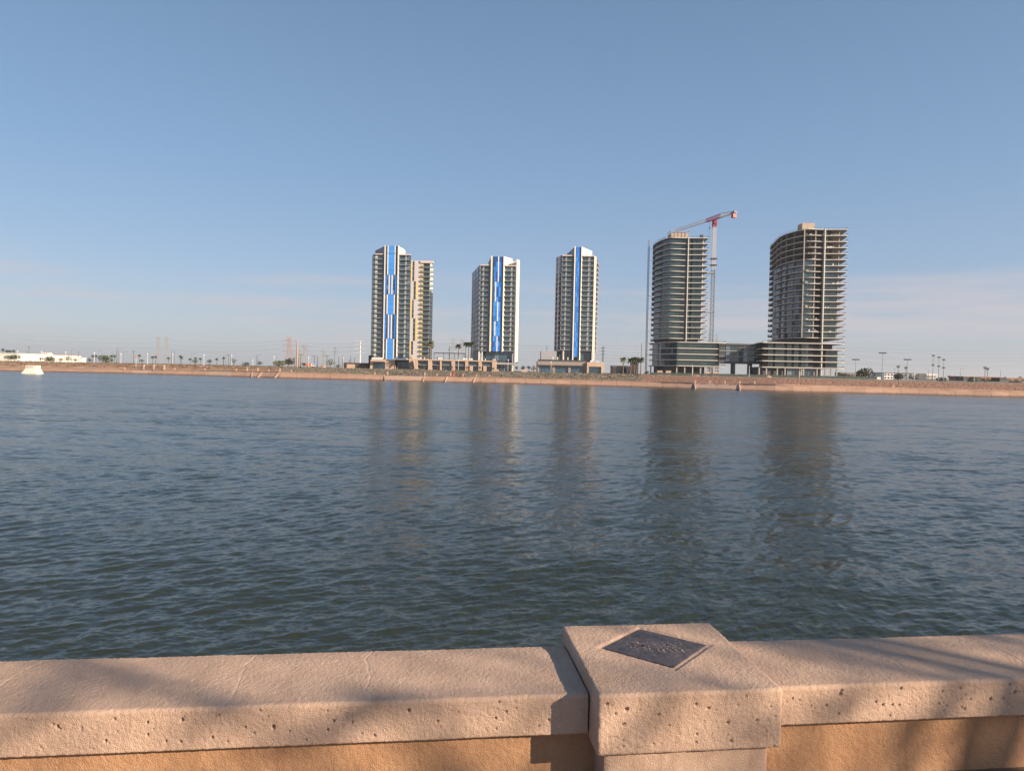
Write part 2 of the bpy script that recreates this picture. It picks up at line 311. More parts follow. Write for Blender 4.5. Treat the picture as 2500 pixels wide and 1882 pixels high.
# ---- water: ripple geometry near by, finer slopes in the material
def water_mat():
    mt = bpy.data.materials.new('lake_water'); mt.use_nodes = True; n = mt.node_tree.nodes; l = mt.node_tree.links; b = n['Principled BSDF']
    b.inputs['Base Color'].default_value = (.026, .032, .023, 1); b.inputs['Roughness'].default_value = .20; b.inputs['IOR'].default_value = 1.333
    t = n.new('ShaderNodeTexCoord'); g = n.new('ShaderNodeNewGeometry'); acc = None
    # wind patches: calmer and rougher lanes
    pm = n.new('ShaderNodeMapping'); pm.inputs['Scale'].default_value = (.012, .035, 1); pm.inputs['Rotation'].default_value = (0, 0, .25); l.new(t.outputs['Object'], pm.inputs[0])
    pn = n.new('ShaderNodeTexNoise'); pn.inputs['Scale'].default_value = 1.; pn.inputs['Detail'].default_value = 4; l.new(pm.outputs[0], pn.inputs[0])
    pr = n.new('ShaderNodeMapRange'); pr.inputs[1].default_value = .3; pr.inputs[2].default_value = .7; pr.inputs[3].default_value = .55; pr.inputs[4].default_value = 1.3; l.new(pn.outputs['Fac'], pr.inputs[0])
    for rot, sx_, sy_, sc, amp in ((.12, .22, 1., .13, .10), (.38, .40, 1., .55, .18), (-.25, .5, 1., 1.7, .22), (.35, .5, 1., 5., .19), (0., .8, 1., 14., .11)):
        q = n.new('ShaderNodeMapping'); q.inputs['Scale'].default_value = (sx_, sy_, 1); q.inputs['Rotation'].default_value = (0, 0, rot); l.new(t.outputs['Object'], q.inputs[0])
        z = n.new('ShaderNodeTexNoise'); z.inputs['Scale'].default_value = sc; z.inputs['Detail'].default_value = 3; l.new(q.outputs[0], z.inputs[0])
        s = n.new('ShaderNodeVectorMath'); s.operation = 'SUBTRACT'; s.inputs[1].default_value = (.5, .5, .5); l.new(z.outputs['Color'], s.inputs[0])
        a = n.new('ShaderNodeVectorMath'); a.operation = 'MULTIPLY'; a.inputs[1].default_value = (amp * 1.1, amp * 2.4, 0); l.new(s.outputs[0], a.inputs[0])
        if acc is None: acc = a.outputs[0]
        else:
            p = n.new('ShaderNodeVectorMath'); p.operation = 'ADD'; l.new(acc, p.inputs[0]); l.new(a.outputs[0], p.inputs[1]); acc = p.outputs[0]
    sc_ = n.new('ShaderNodeVectorMath'); sc_.operation = 'SCALE'; l.new(acc, sc_.inputs[0]); l.new(pr.outputs[0], sc_.inputs['Scale'])
    p = n.new('ShaderNodeVectorMath'); p.operation = 'ADD'; l.new(g.outputs['Normal'], p.inputs[0]); l.new(sc_.outputs[0], p.inputs[1])
    nm = n.new('ShaderNodeVectorMath'); nm.operation = 'NORMALIZE'; l.new(p.outputs[0], nm.inputs[0]); l.new(nm.outputs[0], b.inputs['Normal']); return mt
M['water'] = water_mat()
def build_water():
    nr, na = 760, 860
    inv = np.linspace(1 / 7.5, 1 / 460.0, nr); r = 1 / inv
    ang = np.concatenate([np.linspace(-1.35, -.80, 40, endpoint=False), np.linspace(-.80, .80, na), np.linspace(.80, 1.35, 41)[1:]])
    R, A = np.meshgrid(r, ang, indexing='ij'); X = R * np.tan(A) / 1.; Y = R.copy()
    X = np.clip(X, -2400, 2400)
    dr = np.gradient(r)[:, None]; da = np.abs(np.gradient(np.tan(ang)))[None, :] * R
    Z = np.zeros_like(X); g = np.random.default_rng(3)
    for k in range(150):
        lam = .10 * (15.0 ** g.random()); th = g.normal(2.05, .60); kx, ky = math.cos(th) * 2 * math.pi / lam, math.sin(th) * 2 * math.pi / lam
        amp = .0021 * lam ** .70 * g.uniform(.5, 1.3)
        # a crest finer than the sheet can carry is left to the material
        att = np.clip((lam / np.maximum(1e-6, np.abs(math.sin(th)) * dr + np.abs(math.cos(th)) * da) - 2.0) / 1.6, 0, 1)
        ph = kx * X + ky * Y + g.uniform(0, 6.28) + 1.3 * vnoise(X, Y, Z * 0, .22, k % 9)
        s = np.sin(ph); Z += amp * att * (s - .35 * np.cos(2 * ph))
    o = link('lake_water', grid_mesh('lake_water', X, Y, Z, M['water'])); o['kind'] = 'structure'
build_water()

# ================================================================== NEAR SHORE: path, bank, parapet
ZC = 4.40; T_CAP = .15; W_CAP = .50; ZP = 4.0
A_ = PZ(0, 1744, ZC); B_ = PZ(2500, 1656, ZC); WDIR = (B_ - A_).normalized(); WANG = math.atan2(WDIR.y, WDIR.x); WN = Vector((-WDIR.y, WDIR.x, 0))
def wl(p):  # world -> wall coordinates: u along, v away from the viewer
    d = Vector(p) - A_; return d.x * WDIR.x + d.y * WDIR.y, d.x * WN.x + d.y * WN.y
def stucco(name, c1, c2, warm):
    mt = bpy.data.materials.new(name); mt.use_nodes = True; n = mt.node_tree.nodes; l = mt.node_tree.links; b = n['Principled BSDF']; b.inputs['Roughness'].default_value = .93; b.inputs['Specular IOR Level'].default_value = .25
    t = n.new('ShaderNodeTexCoord'); z = n.new('ShaderNodeTexNoise'); z.inputs['Scale'].default_value = 5.; z.inputs['Detail'].default_value = 9; z.inputs['Roughness'].default_value = .62; l.new(t.outputs['Object'], z.inputs[0])
    r = n.new('ShaderNodeValToRGB'); r.color_ramp.elements[0].position = .3; r.color_ramp.elements[1].position = .7; r.color_ramp.elements[0].color = (*c1, 1); r.color_ramp.elements[1].color = (*c2, 1); l.new(z.outputs['Fac'], r.inputs[0])
    f = n.new('ShaderNodeTexNoise'); f.inputs['Scale'].default_value = 230.; f.inputs['Detail'].default_value = 4; l.new(t.outputs['Object'], f.inputs[0])
    fr = n.new('ShaderNodeMapRange'); fr.inputs[1].default_value = .3; fr.inputs[2].default_value = .7; fr.inputs[3].default_value = .86; fr.inputs[4].default_value = 1.12; l.new(f.outputs['Fac'], fr.inputs[0])
    sc = n.new('ShaderNodeVectorMath'); sc.operation = 'SCALE'; l.new(r.outputs[0], sc.inputs[0]); l.new(fr.outputs[0], sc.inputs['Scale'])
    at = n.new('ShaderNodeAttribute'); at.attribute_name = 'seal'; mxx = n.new('ShaderNodeMixRGB'); l.new(at.outputs['Fac'], mxx.inputs[0]); l.new(sc.outputs[0], mxx.inputs[1]); mxx.inputs[2].default_value = (*warm, 1)
    sm_ = n.new('ShaderNodeMapping'); sm_.inputs['Scale'].default_value = (9., 2.5, 1.6); l.new(t.outputs['Object'], sm_.inputs[0])
    sn = n.new('ShaderNodeTexNoise'); sn.inputs['Scale'].default_value = 1.; sn.inputs['Detail'].default_value = 7; sn.inputs['Roughness'].default_value = .7; l.new(sm_.outputs[0], sn.inputs[0])
    sr = n.new('ShaderNodeMapRange'); sr.inputs[1].default_value = .52; sr.inputs[2].default_value = .78; sr.inputs[3].default_value = 0.; sr.inputs[4].default_value = .55; l.new(sn.outputs['Fac'], sr.inputs[0])
    st_ = n.new('ShaderNodeMixRGB'); l.new(sr.outputs[0], st_.inputs[0]); l.new(mxx.outputs[0], st_.inputs[1]); st_.inputs[2].default_value = (c1[0] * .55, c1[1] * .52, c1[2] * .5, 1)
    l.new(st_.outputs[0], b.inputs['Base Color'])
    u = n.new('ShaderNodeBump'); u.inputs['Strength'].default_value = 1.; u.inputs['Distance'].default_value = .004; l.new(f.outputs['Fac'], u.inputs['Height']); l.new(u.outputs[0], b.inputs['Normal']); return mt
M['cap'] = stucco('tan_cap_stucco', (.48, .325, .24), (.57, .395, .30), (.57, .41, .32))
M['wallbody'] = stucco('ochre_wall_stucco', (.39, .212, .118), (.48, .278, .162), (.4, .3, .2))
def relief(x, y, z, amp=1.):
    return amp * (.0014 * vnoise(x, y, z, 140, 1) + .0005 * vnoise(x, y, z, 60, 4) + .0006 * vnoise(x, y, z, 17, 2) + .0013 * vnoise(x, y, z, 4.5, 3))
def seal_attr(me, v):
    a = me.attributes.new('seal', 'FLOAT', 'POINT'); a.data.foreach_set('value', v.astype(np.float32).ravel())
def cap_section(name, u0, u1, d0, d1, pits, cracks, seed, parent):
    g = np.random.default_rng(seed)
    us = np.concatenate([np.arange(u0, d0, .05), np.arange(d0, d1, .0036), np.arange(d1, u1 + .05, .05)])
    us = us[us <= u1]; us = np.append(us, u1)
    prof = [(.06, -T_CAP), (.03, -T_CAP)]
    prof += [(.006 - .006 * math.cos(t), -T_CAP + .006 - .006 * math.sin(t)) for t in np.linspace(math.pi / 2, 0, 4)]
    prof += [(0, w_) for w_ in np.arange(-T_CAP + .009, -.016, .0033)]
    prof += [(.014 - .014 * math.cos(t), -.014 + .014 * math.sin(t)) for t in np.linspace(0, math.pi / 2, 6)]
    for v_ in np.arange(.018, W_CAP - .02, .0045):
        e_ = max(0, v_ - .34) / (W_CAP - .34); prof.append((v_, -.012 * e_ * e_))
    zb = prof[-1][1]; prof += [(W_CAP - .02 + .02 * math.sin(t), zb - .02 + .02 * math.cos(t)) for t in np.linspace(.2, math.pi / 2, 6)] + [(W_CAP, zb - .05), (W_CAP, -T_CAP), (W_CAP - .05, -T_CAP)]
    pf = np.array(prof); tn = np.gradient(pf, axis=0); tn /= np.linalg.norm(tn, axis=1)[:, None] + 1e-9; nv, nw = -tn[:, 1], tn[:, 0]
    U, V = np.meshgrid(us, pf[:, 0]); _, Wd = np.meshgrid(us, pf[:, 1]); NV = nv[:, None]; NW = nw[:, None]
    D = relief(U, V, Wd); seal = np.zeros_like(D)
    for (pu, pw, pr, dep) in pits:
        d2 = ((U - pu) / pr) ** 2 + ((Wd - pw) / (pr * 1.35)) ** 2; msk = (V < .012)
        D -= np.where(msk, dep * np.clip(1.35 - d2, 0, 1), 0)
    for poly in cracks:
        pl = np.array(poly)
        for (a0, a1) in zip(pl[:-1], pl[1:]):
            ab = a1 - a0; tt = np.clip(((U - a0[0]) * ab[0] + (V - a0[1]) * ab[1]) / (ab @ ab), 0, 1); jx = .006 * vnoise(U, V, 0 * U, 22, seed)
            dd = np.hypot(U - a0[0] - tt * ab[0] + jx, V - a0[1] - tt * ab[1]); k = np.exp(-(dd / .007) ** 2) * (Wd > -.05)
            seal = np.maximum(seal, k * .75); D = D + .0012 * k * 0 - .0022 * np.exp(-(dd / .0025) ** 2) * (Wd > -.05)
    me = grid_mesh(name, U, V + NV * D, Wd + NW * D, M['cap']); seal_attr(me, seal)
    return link(name, me, parent)
def body_section(name, u0, u1, d0, d1, parent, back=.05, front=.05):
    us = np.concatenate([np.arange(u0, d0, .06), np.arange(d0, d1, .006), np.arange(d1, u1, .06), [u1]])
    ws = np.concatenate([np.arange(-T_CAP + .002, -.52, -.006), [-.9]]); U, Wd = np.meshgrid(us, ws); V = np.full_like(U, front)
    V = V - relief(U, V, Wd, 1.2); V2 = np.concatenate([np.full((1, len(us)), W_CAP - back), V]); U = np.concatenate([U[:1], U]); Wd = np.concatenate([Wd[:1], Wd])
    b_ = len(us); U = np.concatenate([U, U[-1:]]); Wd = np.concatenate([Wd, Wd[-1:]]); V2 = np.concatenate([V2, np.full((1, b_), W_CAP - back)])
    U = np.concatenate([U, U[:1]]); Wd = np.concatenate([Wd, Wd[:1]]); V2 = np.concatenate([V2, np.full((1, b_), W_CAP - back)])
    me = grid_mesh(name, U, V2, Wd, M['wallbody']); seal_attr(me, np.zeros(U.size)); return link(name, me, parent)
# pillar position in wall coordinates
ZPL = ZC + .05
pfl, pfr, pbl, pbr = [wl(PZ(x, y, ZPL)) for x, y in ((1467, 1694), (1914, 1682), (1361.6, 1526.5), (1717, 1519))]
PU0 = (pfl[0] + pbl[0]) / 2 + .003; PU1 = (pfr[0] + pbr[0]) / 2 + .016; PV0 = (pfl[1] + pfr[1]) / 2; PV1 = (pbl[1] + pbr[1]) / 2
def uvpix(lst, z=ZC): return [wl(PZ(x, y, z)) for x, y in lst]
gp = np.random.default_rng(11)
def rnd_pits(u0, u1, n):
    o = []
    for _ in range(n):
        r_ = .0016 + .0026 * gp.random() ** 2.2; o.append((gp.uniform(u0, u1), gp.uniform(-.132, -.016), r_, .005 + 1.6 * r_))
    return o
def big_pits(lst, Yd): # pits read off the photograph: pixel, radius
    o = []
    for x, y, r_ in lst:
        d = ray(x, y); # intersect with the plane of the cap's front face
        t = (A_ - Vector((0, 0, EYE))).dot(WN) / d.dot(WN); p = Vector((0, 0, EYE)) + d * t; u, v = wl(p); o.append((u, p.z - ZC, r_ * .62, .016))
    return o
wleft = thing('parapet_wall', 'low ochre wall with a wide tan stucco cap, its top crossed by wavy sealed cracks', 'wall', A_, rz=WANG, kind='thing')
pl = rnd_pits(-.6, PU0, 90) + big_pits([(140, 1774, .009), (444, 1757, .008), (667, 1775, .010), (800, 1781, .006), (815, 1760, .006), (998, 1734, .008), (1068, 1760, .006), (258, 1808, .007), (517, 1800, .006), (360, 1793, .005), (599, 1775, .005), (1210, 1753, .006), (1236, 1737, .006)], 0)
cap_section('cap', -4.0, PU0 - .007, -.55, PU0 - .007, pl,
            [uvpix([(632, 1590), (612, 1612), (598, 1625), (585, 1655), (570, 1690), (548, 1722)]), uvpix([(912, 1583), (893, 1608), (905, 1650), (893, 1680), (905, 1706)]), uvpix([(110, 1608), (60, 1635), (15, 1665), (-30, 1700)])], 21, wleft)
body_section('wall_body', -4.0, PU0 + .06, -.55, PU0 + .06, wleft)
wright = thing('parapet_wall', 'low ochre wall with a tan cap streaked by thin slanting shadows of branches', 'wall', A_, rz=WANG, kind='thing')
pr_ = rnd_pits(PU1, 4.6, 90) + big_pits([(2052, 1694, .009), (2018, 1721, .006), (2155, 1720, .006), (2179, 1720, .006), (2200, 1680, .007), (2419, 1706, .009), (2478, 1689, .009), (2450, 1704, .005), (1935, 1704, .005), (1980, 1722, .005)], 0)
cap_section('cap', PU1 + .006, 7.5, PU1 + .006, 4.75, pr_, [uvpix([(2060, 1551), (2130, 1580), (2200, 1625), (2262, 1658)]), uvpix([(2340, 1545), (2420, 1575), (2500, 1615)])], 22, wright)
body_section('wall_body', PU1 - .06, 7.5, PU1 - .06, 4.75, wright)

pil = thing('wall_pillar', 'square tan stucco pillar block with a dark diamond plaque set in its top', 'pillar', (A_.x, A_.y, ZC), rz=WANG, kind='thing')
def rbox(name, u0, u1, v0, v1, w0, w1, r, step, mt, parent, pits=(), plaque=None, under=True):
    nx, ny, nz = [max(3, int(round(d / step))) for d in (u1 - u0, v1 - v0, w1 - w0)]
    gx, gy, gz = np.linspace(u0, u1, nx), np.linspace(v0, v1, ny), np.linspace(w0, w1, nz)
    VV = []; FF = []; off = 0
    faces = [('z', w1), ('y', v0), ('x', u0), ('x', u1), ('y', v1)] + ([('z', w0)] if under else [])
    for ax, c in faces:
        if ax == 'z': a, b = np.meshgrid(gx, gy); p = np.stack([a, b, np.full_like(a, c)], -1); flip = c == w0
        elif ax == 'y': a, b = np.meshgrid(gx, gz); p = np.stack([a, np.full_like(a, c), b], -1); flip = c == v1
        else: a, b = np.meshgrid(gy, gz); p = np.stack([np.full_like(a, c), a, b], -1); flip = c == u0
        q = p.reshape(-1, 3); inn = np.stack([np.clip(q[:, 0], u0 + r, u1 - r), np.clip(q[:, 1], v0 + r, v1 - r), np.clip(q[:, 2], w0 + r, w1 - r)], -1)
        nn = q - inn; nn /= np.linalg.norm(nn, axis=1)[:, None] + 1e-9; pos = inn + nn * r
        D = relief(pos[:, 0], pos[:, 1], pos[:, 2])
        for (pu, pv, pw, pr2, dep) in pits:
            d2 = ((pos - np.array([pu, pv, pw])) ** 2).sum(1) / pr2 ** 2; D -= dep * np.clip(1.35 - d2, 0, 1)
        if plaque is not None and ax == 'z' and c == w1:
            sdist = plaque(pos[:, 0], pos[:, 1]); D -= .006 * np.clip((.026 - sdist) / .014, 0, 1) ; D = np.where(sdist < .02, D * 1., D)
        pos = pos + nn * D[:, None]; rr, cc = a.shape; i = np.arange(rr * cc).reshape(rr, cc) + off
        qd = np.stack([i[:-1, :-1], i[:-1, 1:], i[1:, 1:], i[1:, :-1]], -1).reshape(-1, 4)
        if flip: qd = qd[:, ::-1]
        VV.append(pos); FF.append(qd); off += rr * cc
    VV = np.concatenate(VV); FF = np.concatenate(FF); me = bpy.data.meshes.new(name); me.vertices.add(len(VV)); me.vertices.foreach_set('co', VV.astype(np.float32).ravel())
    me.loops.add(FF.size); me.loops.foreach_set('vertex_index', FF.astype(np.int32).ravel()); me.polygons.add(len(FF)); me.polygons.foreach_set('loop_start', np.arange(0, FF.size, 4, dtype=np.int32))
    me.update(calc_edges=True); me.materials.append(mt); me.shade_smooth(); seal_attr(me, np.zeros(len(VV))); return link(name, me, parent)
dia = [wl(PZ(x, y, ZPL - .008)) for x, y in ((1473, 1584.5), (1644, 1632), (1723.6, 1577.3), (1563.8, 1538.8))]   # ccw from above
def dsd(x, y):   # signed distance to the diamond outline
    o = None
    for (a, b) in zip(dia, dia[1:] + dia[:1]):
        d = Vector((b[0] - a[0], b[1] - a[1])).normalized(); s_ = (x - a[0]) * d.y - (y - a[1]) * d.x; o = s_ if o is None else np.maximum(o, s_)
    return o
pp = []
for _ in range(60):
    r_ = .0016 + .0026 * gp.random() ** 2; pp.append((gp.uniform(PU0 + .02, PU1 - .02), PV0, gp.uniform(-.155, .03), r_, .004 + 1.3 * r_))
def face_pit(x, y, r_):
    d = ray(x, y); t = ((A_ + WN * PV0) - Vector((0, 0, EYE))).dot(WN) / d.dot(WN); p = Vector((0, 0, EYE)) + d * t; u, v = wl(p); return (u, PV0, p.z - ZC, r_ * .62, .016)
pp += [face_pit(*q) for q in ((1482, 1719, .008), (1504, 1742, .007), (1530, 1731, .010), (1522, 1769, .008), (1700, 1719, .007), (1731, 1727, .007), (1777, 1764, .008), (1848, 1758, .007), (1702, 1791, .007), (1700, 1812, .006), (1785, 1809, .006), (1888, 1822, .006), (1822, 1699, .005), (1608, 1744, .006), (1634, 1770, .005))]
rbox('pillar_cap', PU0, PU1, PV0, PV1, -.174, .05, .014, .0042, M['cap'], pil, pp, dsd)
rbox('pillar_body', PU0 + .035, PU1 - .035, PV0 + .035, PV1 - .035, -.9, -.176, .012, .009, M['cap'], pil)
M['plaque'] = mat('dark_bronze', (.115, .095, .10), .6, .35, 28., .7, 60., metal=.35)
M['letters'] = mat('worn_bronze_lettering', (.30, .255, .24), .5, .2, 20., metal=.3)
pq = MB().prism(dia, .02, .0485).build('plaque', 'plaque', pil)
# raised lettering: four centred lines running along the wall
cxp, cyp = sum(d[0] for d in dia) / 4, sum(d[1] for d in dia) / 4
ta = math.atan2(-WDIR.y, WDIR.x) * .9
for txt, dx, dy in (('LIKE  TO  COME', -.002, .034), ('AWAY  BACK', .012, .008), ('TO CHILDHOOD', .010, -.020), ('AND BE ONE', .012, -.047)):
    cu = bpy.data.curves.new('lettering', 'FONT'); cu.body = txt; cu.size = .030; cu.align_x = 'CENTER'; cu.align_y = 'CENTER'; cu.space_character = 1.15; cu.extrude = .0006; cu.offset = -.0012
    to = bpy.data.objects.new('lettering_source', cu); COL.objects.link(to); bpy.context.view_layer.update()
    me = bpy.data.meshes.new_from_object(to.evaluated_get(bpy.context.evaluated_depsgraph_get())); COL.objects.unlink(to); bpy.data.objects.remove(to)
    me.materials.clear(); me.materials.append(M['letters']); me.name = 'lettering'
    lo = link('lettering', me, pq, (cxp + dx * math.cos(ta) - dy * math.sin(ta), cyp + dx * math.sin(ta) + dy * math.cos(ta), .0492)); lo.rotation_euler = (0, 0, ta); lo['kind'] = 'stuff'
# path the viewer stands on, and the bank between wall and water
M['dirt'] = soil('packed_dirt', (.15, .10, .07), (.24, .165, .115), 6., (1, 1, 1), .02)
def sheet(name, mt, pts): mb = MB(); mb.add(pts, [tuple(range(len(pts)))]); return tag(mb.build(name, mt), kind='structure')
def wp(u, v, z): q = A_ + WDIR * u + WN * v; return (q.x, q.y, z)
us = np.linspace(-40, 60, 260); vs_ = np.concatenate([-np.geomspace(60, .3, 30), np.linspace(-.28, .06, 10)]); U, V = np.meshgrid(us, vs_); Xp = A_.x + WDIR.x * U + WN.x * V; Yp = A_.y + WDIR.y * U + WN.y * V
o = link('path', grid_mesh('path', Xp, Yp, ZP + .012 * vnoise(Xp, Yp, Xp * 0, 1.2, 5) + .012, M['dirt'])); o['kind'] = 'structure'
sheet('near_bank', 'apron', [wp(-400, W_CAP - .06, 3.9), wp(-400, 9, -.4), wp(600, 9, -.4), wp(600, W_CAP - .06, 3.9)])

# ================================================================== TOWERS
ZG = 4.95                                     # level of the building ground
class Conv:                                   # measurements of one close-up of the photograph -> metres in a tower's own frame
    def __init__(s, ox, oy, sc, Y0, cref, cyref): s.ox, s.oy, s.sc, s.Y0 = ox, oy, sc, Y0; p = P(ox + cref * sc, oy + cyref * sc, Y0); s.X0 = p.x; s.cy = cyref
    def w(s, cx, cy, dy=0.): return P(s.ox + cx * s.sc, s.oy + cy * s.sc, s.Y0 + dy)
    def x(s, cx, dy=0., cy=None): return s.w(cx, s.cy if cy is None else cy, dy).x - s.X0
    def z(s, cx, cy, dy=0.): return s.w(cx, cy, dy).z - ZG
    def root(s): return (s.X0, s.Y0, ZG)
_share = {}
def shared(key, fn):
    if key not in _share: _share[key] = fn()
    return _share[key]
def window(parent, x0, x1, y, z0, z1, mt, nm=2, frame='frame', name='window'):     # a recessed pane with its frame and mullions
    k = ('win', round(x1 - x0, 2), round(z1 - z0, 2), mt, nm)
    wd, h = x1 - x0, z1 - z0
    if mt == 'glass' and random.random() < .09: mt = 'paleglass'; k = k[:3] + (mt, nm)
    g = shared(k, lambda: MB().box(0, wd, 0, .08, 0, h).mesh('window', mt))
    o = link(name, g, parent, (x0, y, z0))
    def fr():
        mb = MB(); t = .10
        for i in range(nm + 1): xx = (wd - t) * i / nm; mb.box(xx, xx + t, -.07, -.002, 0, h)
        mb.box(t, wd - t, -.06, -.004, h - .12, h); mb.box(t, wd - t, -.06, -.004, 0, .12); return mb.mesh('window_frame', frame)
    link('window_frame', shared(k + ('f', frame), fr), o); return o
def railing(parent, x0, x1, y, z, h=1.05, ret=None):
    k = ('rail', round(x1 - x0, 2), ret); wd = x1 - x0
    def gl():
        mb = MB().box(0, wd, 0, .03, .06, h - .05)
        if ret: mb.box(wd - .03, wd, .031, ret, .06, h - .05)
        return mb.mesh('railing', 'rail')
    o = link('railing', shared(k, gl), parent, (x0, y, z))
    def tr():
        mb = MB().box(0, wd, -.02, .05, h - .05, h + .02); n = max(2, int(wd / 2.4))
        for i in range(n + 1): xx = (wd - .05) * i / n; mb.box(xx, xx + .05, -.02, -.001, 0, h - .05)
        if ret: mb.box(wd - .05, wd + .02, .051, ret, h - .05, h + .02)
        return mb.mesh('handrail', 'metal')
    link('handrail', shared(k + ('t',), tr), o); return o
def balcony_column(t, c, segs, x0, x1, zs, yb, slab_x=None, ret=None, glass='glass', slabm='slab'):
    """stack of recessed balconies: zs = slab levels, top first is the ceiling of the top floor"""
    sx0, sx1 = slab_x or (x0, x1)
    for i, z in enumerate(zs):
        sl = link('balcony_slab', shared(('slab', round(sx1 - sx0, 2), round(yb, 2), slabm, i == 0), lambda: MB().box(0, sx1 - sx0, 0, yb - .05, -.10, .12 if i else .5).mesh('balcony_slab', slabm if i else 'pink')), t, (sx0, 0.02, z))
        if i == 0: continue
        railing(sl, .05, sx1 - sx0 - .05, .06, .12, ret=ret)
        top = zs[i - 1] - .11; bot = z + .13
        for a, b, kind in segs:
            if kind == 'win': window(t, a + .03, b - .03, yb - .12, bot, top, glass, max(1, int((b - a) / 1.5)))
            elif kind == 'pier' : link('pier', shared(('pier', round(b - a, 2), round(top - bot, 2)), lambda: MB().box(0, b - a, 0, .5, 0, top - bot).mesh('pier', 'white')), t, (a, yb - .55, bot))
            elif kind == 'wall': link('partition_wall', shared(('pwall', round(b - a, 2), round(top - bot, 2)), lambda: MB().box(0, b - a, 0, .9, 0, top - bot).mesh('partition_wall', 'cream')), t, (a, yb - 1.0, bot))
def clad(t, c, rows, pitch, zt, dy=-.40):
    """cladding strips of the central bay, cut into panels a storey high"""
    for cy0, cy1, strips in rows:
        zhi, zlo = c.z(400, cy0), c.z(400, cy1); n = max(1, int(round((zhi - zlo) / pitch))); h = (zhi - zlo) / n
        for k in range(n):
            for a, b, kind in strips:
                x0, x1 = c.x(a), c.x(b); z0 = zlo + k * h
                mk = kind if isinstance(kind, str) else random.choice(kind)
                if mk == 'win':
                    window(t, x0 + .03, x1 - .03, -.12, z0 + .05, z0 + h - .05, 'glass', 1)
                elif mk == 'brown':
                    link('cladding_panel', shared(('cp', round(x1 - x0, 2), round(h, 2), mk), lambda: MB().box(0, x1 - x0, 0, .1, 0, h - .06).mesh('cladding_panel', mk)), t, (x0, -.15, z0 + .03))
                else:
                    link('cladding_panel', shared(('cp', round(x1 - x0, 2), round(h, 2), mk), lambda: MB().box(.025, x1 - x0 - .025, 0, .3, 0, h - (.07 if mk != 'white' else .0)).mesh('cladding_panel', mk)), t, (x0, dy, z0 + .03))
def side_windows(t, a, b, zs, nb, mt='glass', frac=.7, name='window', sill=.3):
    """windows along a slanting flank a->b (plan points), one per bay and storey"""
    A, B = Vector(a), Vector(b); L = (B - A).length; ang = math.atan2(B.y - A.y, B.x - A.x); bw = L / nb
    for i in range(1, len(zs)):
        z0, z1 = zs[i] + sill, zs[i - 1] - .25
        g = shared(('sw', round(bw, 2), round(z1 - z0, 1), mt, frac), lambda: MB().box(0, bw * frac, -.12, .05, 0, z1 - z0).mesh('window', mt))
        for k in range(nb):
            p = A.lerp(B, (k + (1 - frac) / 2) / nb); o = link(name, g, t, (p.x, p.y, z0)); o.rotation_euler = (0, 0, ang)

# ---------------------------------------------------------------- tower with alternating blue strips and a set-back wing
c = Conv(870, 570, .21614, 436, 400, 250)
t1 = thing('apartment_tower', 'tallest blue-striped apartment tower, with a set-back wing of jutting balconies beside it', 'tower', c.root(), 'blue striped apartment towers')
zr, zb = c.z(400, 240), c.z(385, 1400); n = 21; pit = (zr - zb) / n; zs = [zr - pit * i for i in range(n + 1)]
X = c.x; YB = 2.2
body = [(X(210), YB), (X(613), YB), (X(613) - 4.8, 24), (X(210) - 5.5, 24), (X(210) - 2.8, 6.2), (X(210) - .25, .5)]
MB().prism(body, zb - .3, zr + .3).build('wall', 'dark', t1)
balcony_column(t1, c, [(X(210), X(236), 'wall'), (X(237), X(318), 'win')], X(210), X(319.5), zs, YB)
balcony_column(t1, c, [(X(481), X(546), 'win'), (X(547), X(565), 'pier'), (X(566), X(612), 'win')], X(480.5), X(613), zs, YB)
side_windows(t1, (X(210) - .35, .55), (X(210) - 2.85, 6.1), zs, 2, frac=.92)
ztop = c.z(400, 140)
MB().box(X(330.5), X(469.5), -.02, YB - .01, c.z(380, 1420), ztop - .2).build('central_bay', 'dark', t1)
for a, b in ((320, 330), (470, 480)): MB().box(X(a), X(b), -.75, YB, c.z(385, 1412), ztop).build('fin', 'white', t1)
WA = [(331, 350, 'brown'), (352, 365, 'white'), (366, 432, 'blue2'), (433, 444, 'white'), (446, 469, 'brown')]
WA2 = [(331, 350, 'win'), (352, 365, 'white'), (366, 432, 'blue2'), (433, 444, 'white'), (446, 469, 'brown')]
WB = [(331, 348, 'blue'), (349, 369, 'win'), (370, 383, 'white'), (384, 402, 'blue'), (403, 416, 'white'), (417, 440, 'win'), (441, 461, 'blue'), (462, 469, 'brown')]
clad(t1, c, [(140, 225, WA), (230, 470, WA2), (471, 690, WB), (692, 914, WA2), (916, 1190, WB), (1192, 1420, WA2)], pit, zr)
# penthouse crown: two splayed walls behind the prow, colours painted for shade and sun
zl = c.z(210, 195, 8); zrr = c.z(535, 180, 8)
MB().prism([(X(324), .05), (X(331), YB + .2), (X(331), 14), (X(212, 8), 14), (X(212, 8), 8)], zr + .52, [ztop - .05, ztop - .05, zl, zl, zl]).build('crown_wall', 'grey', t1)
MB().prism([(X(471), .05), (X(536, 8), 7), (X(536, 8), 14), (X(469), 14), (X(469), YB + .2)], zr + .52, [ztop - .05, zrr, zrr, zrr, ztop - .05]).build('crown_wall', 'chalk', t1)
MB().box(X(331) + .02, X(469) - .02, YB + .25, 14, zr + .52, ztop - 1.2).build('plant_room', 'grey', t1)
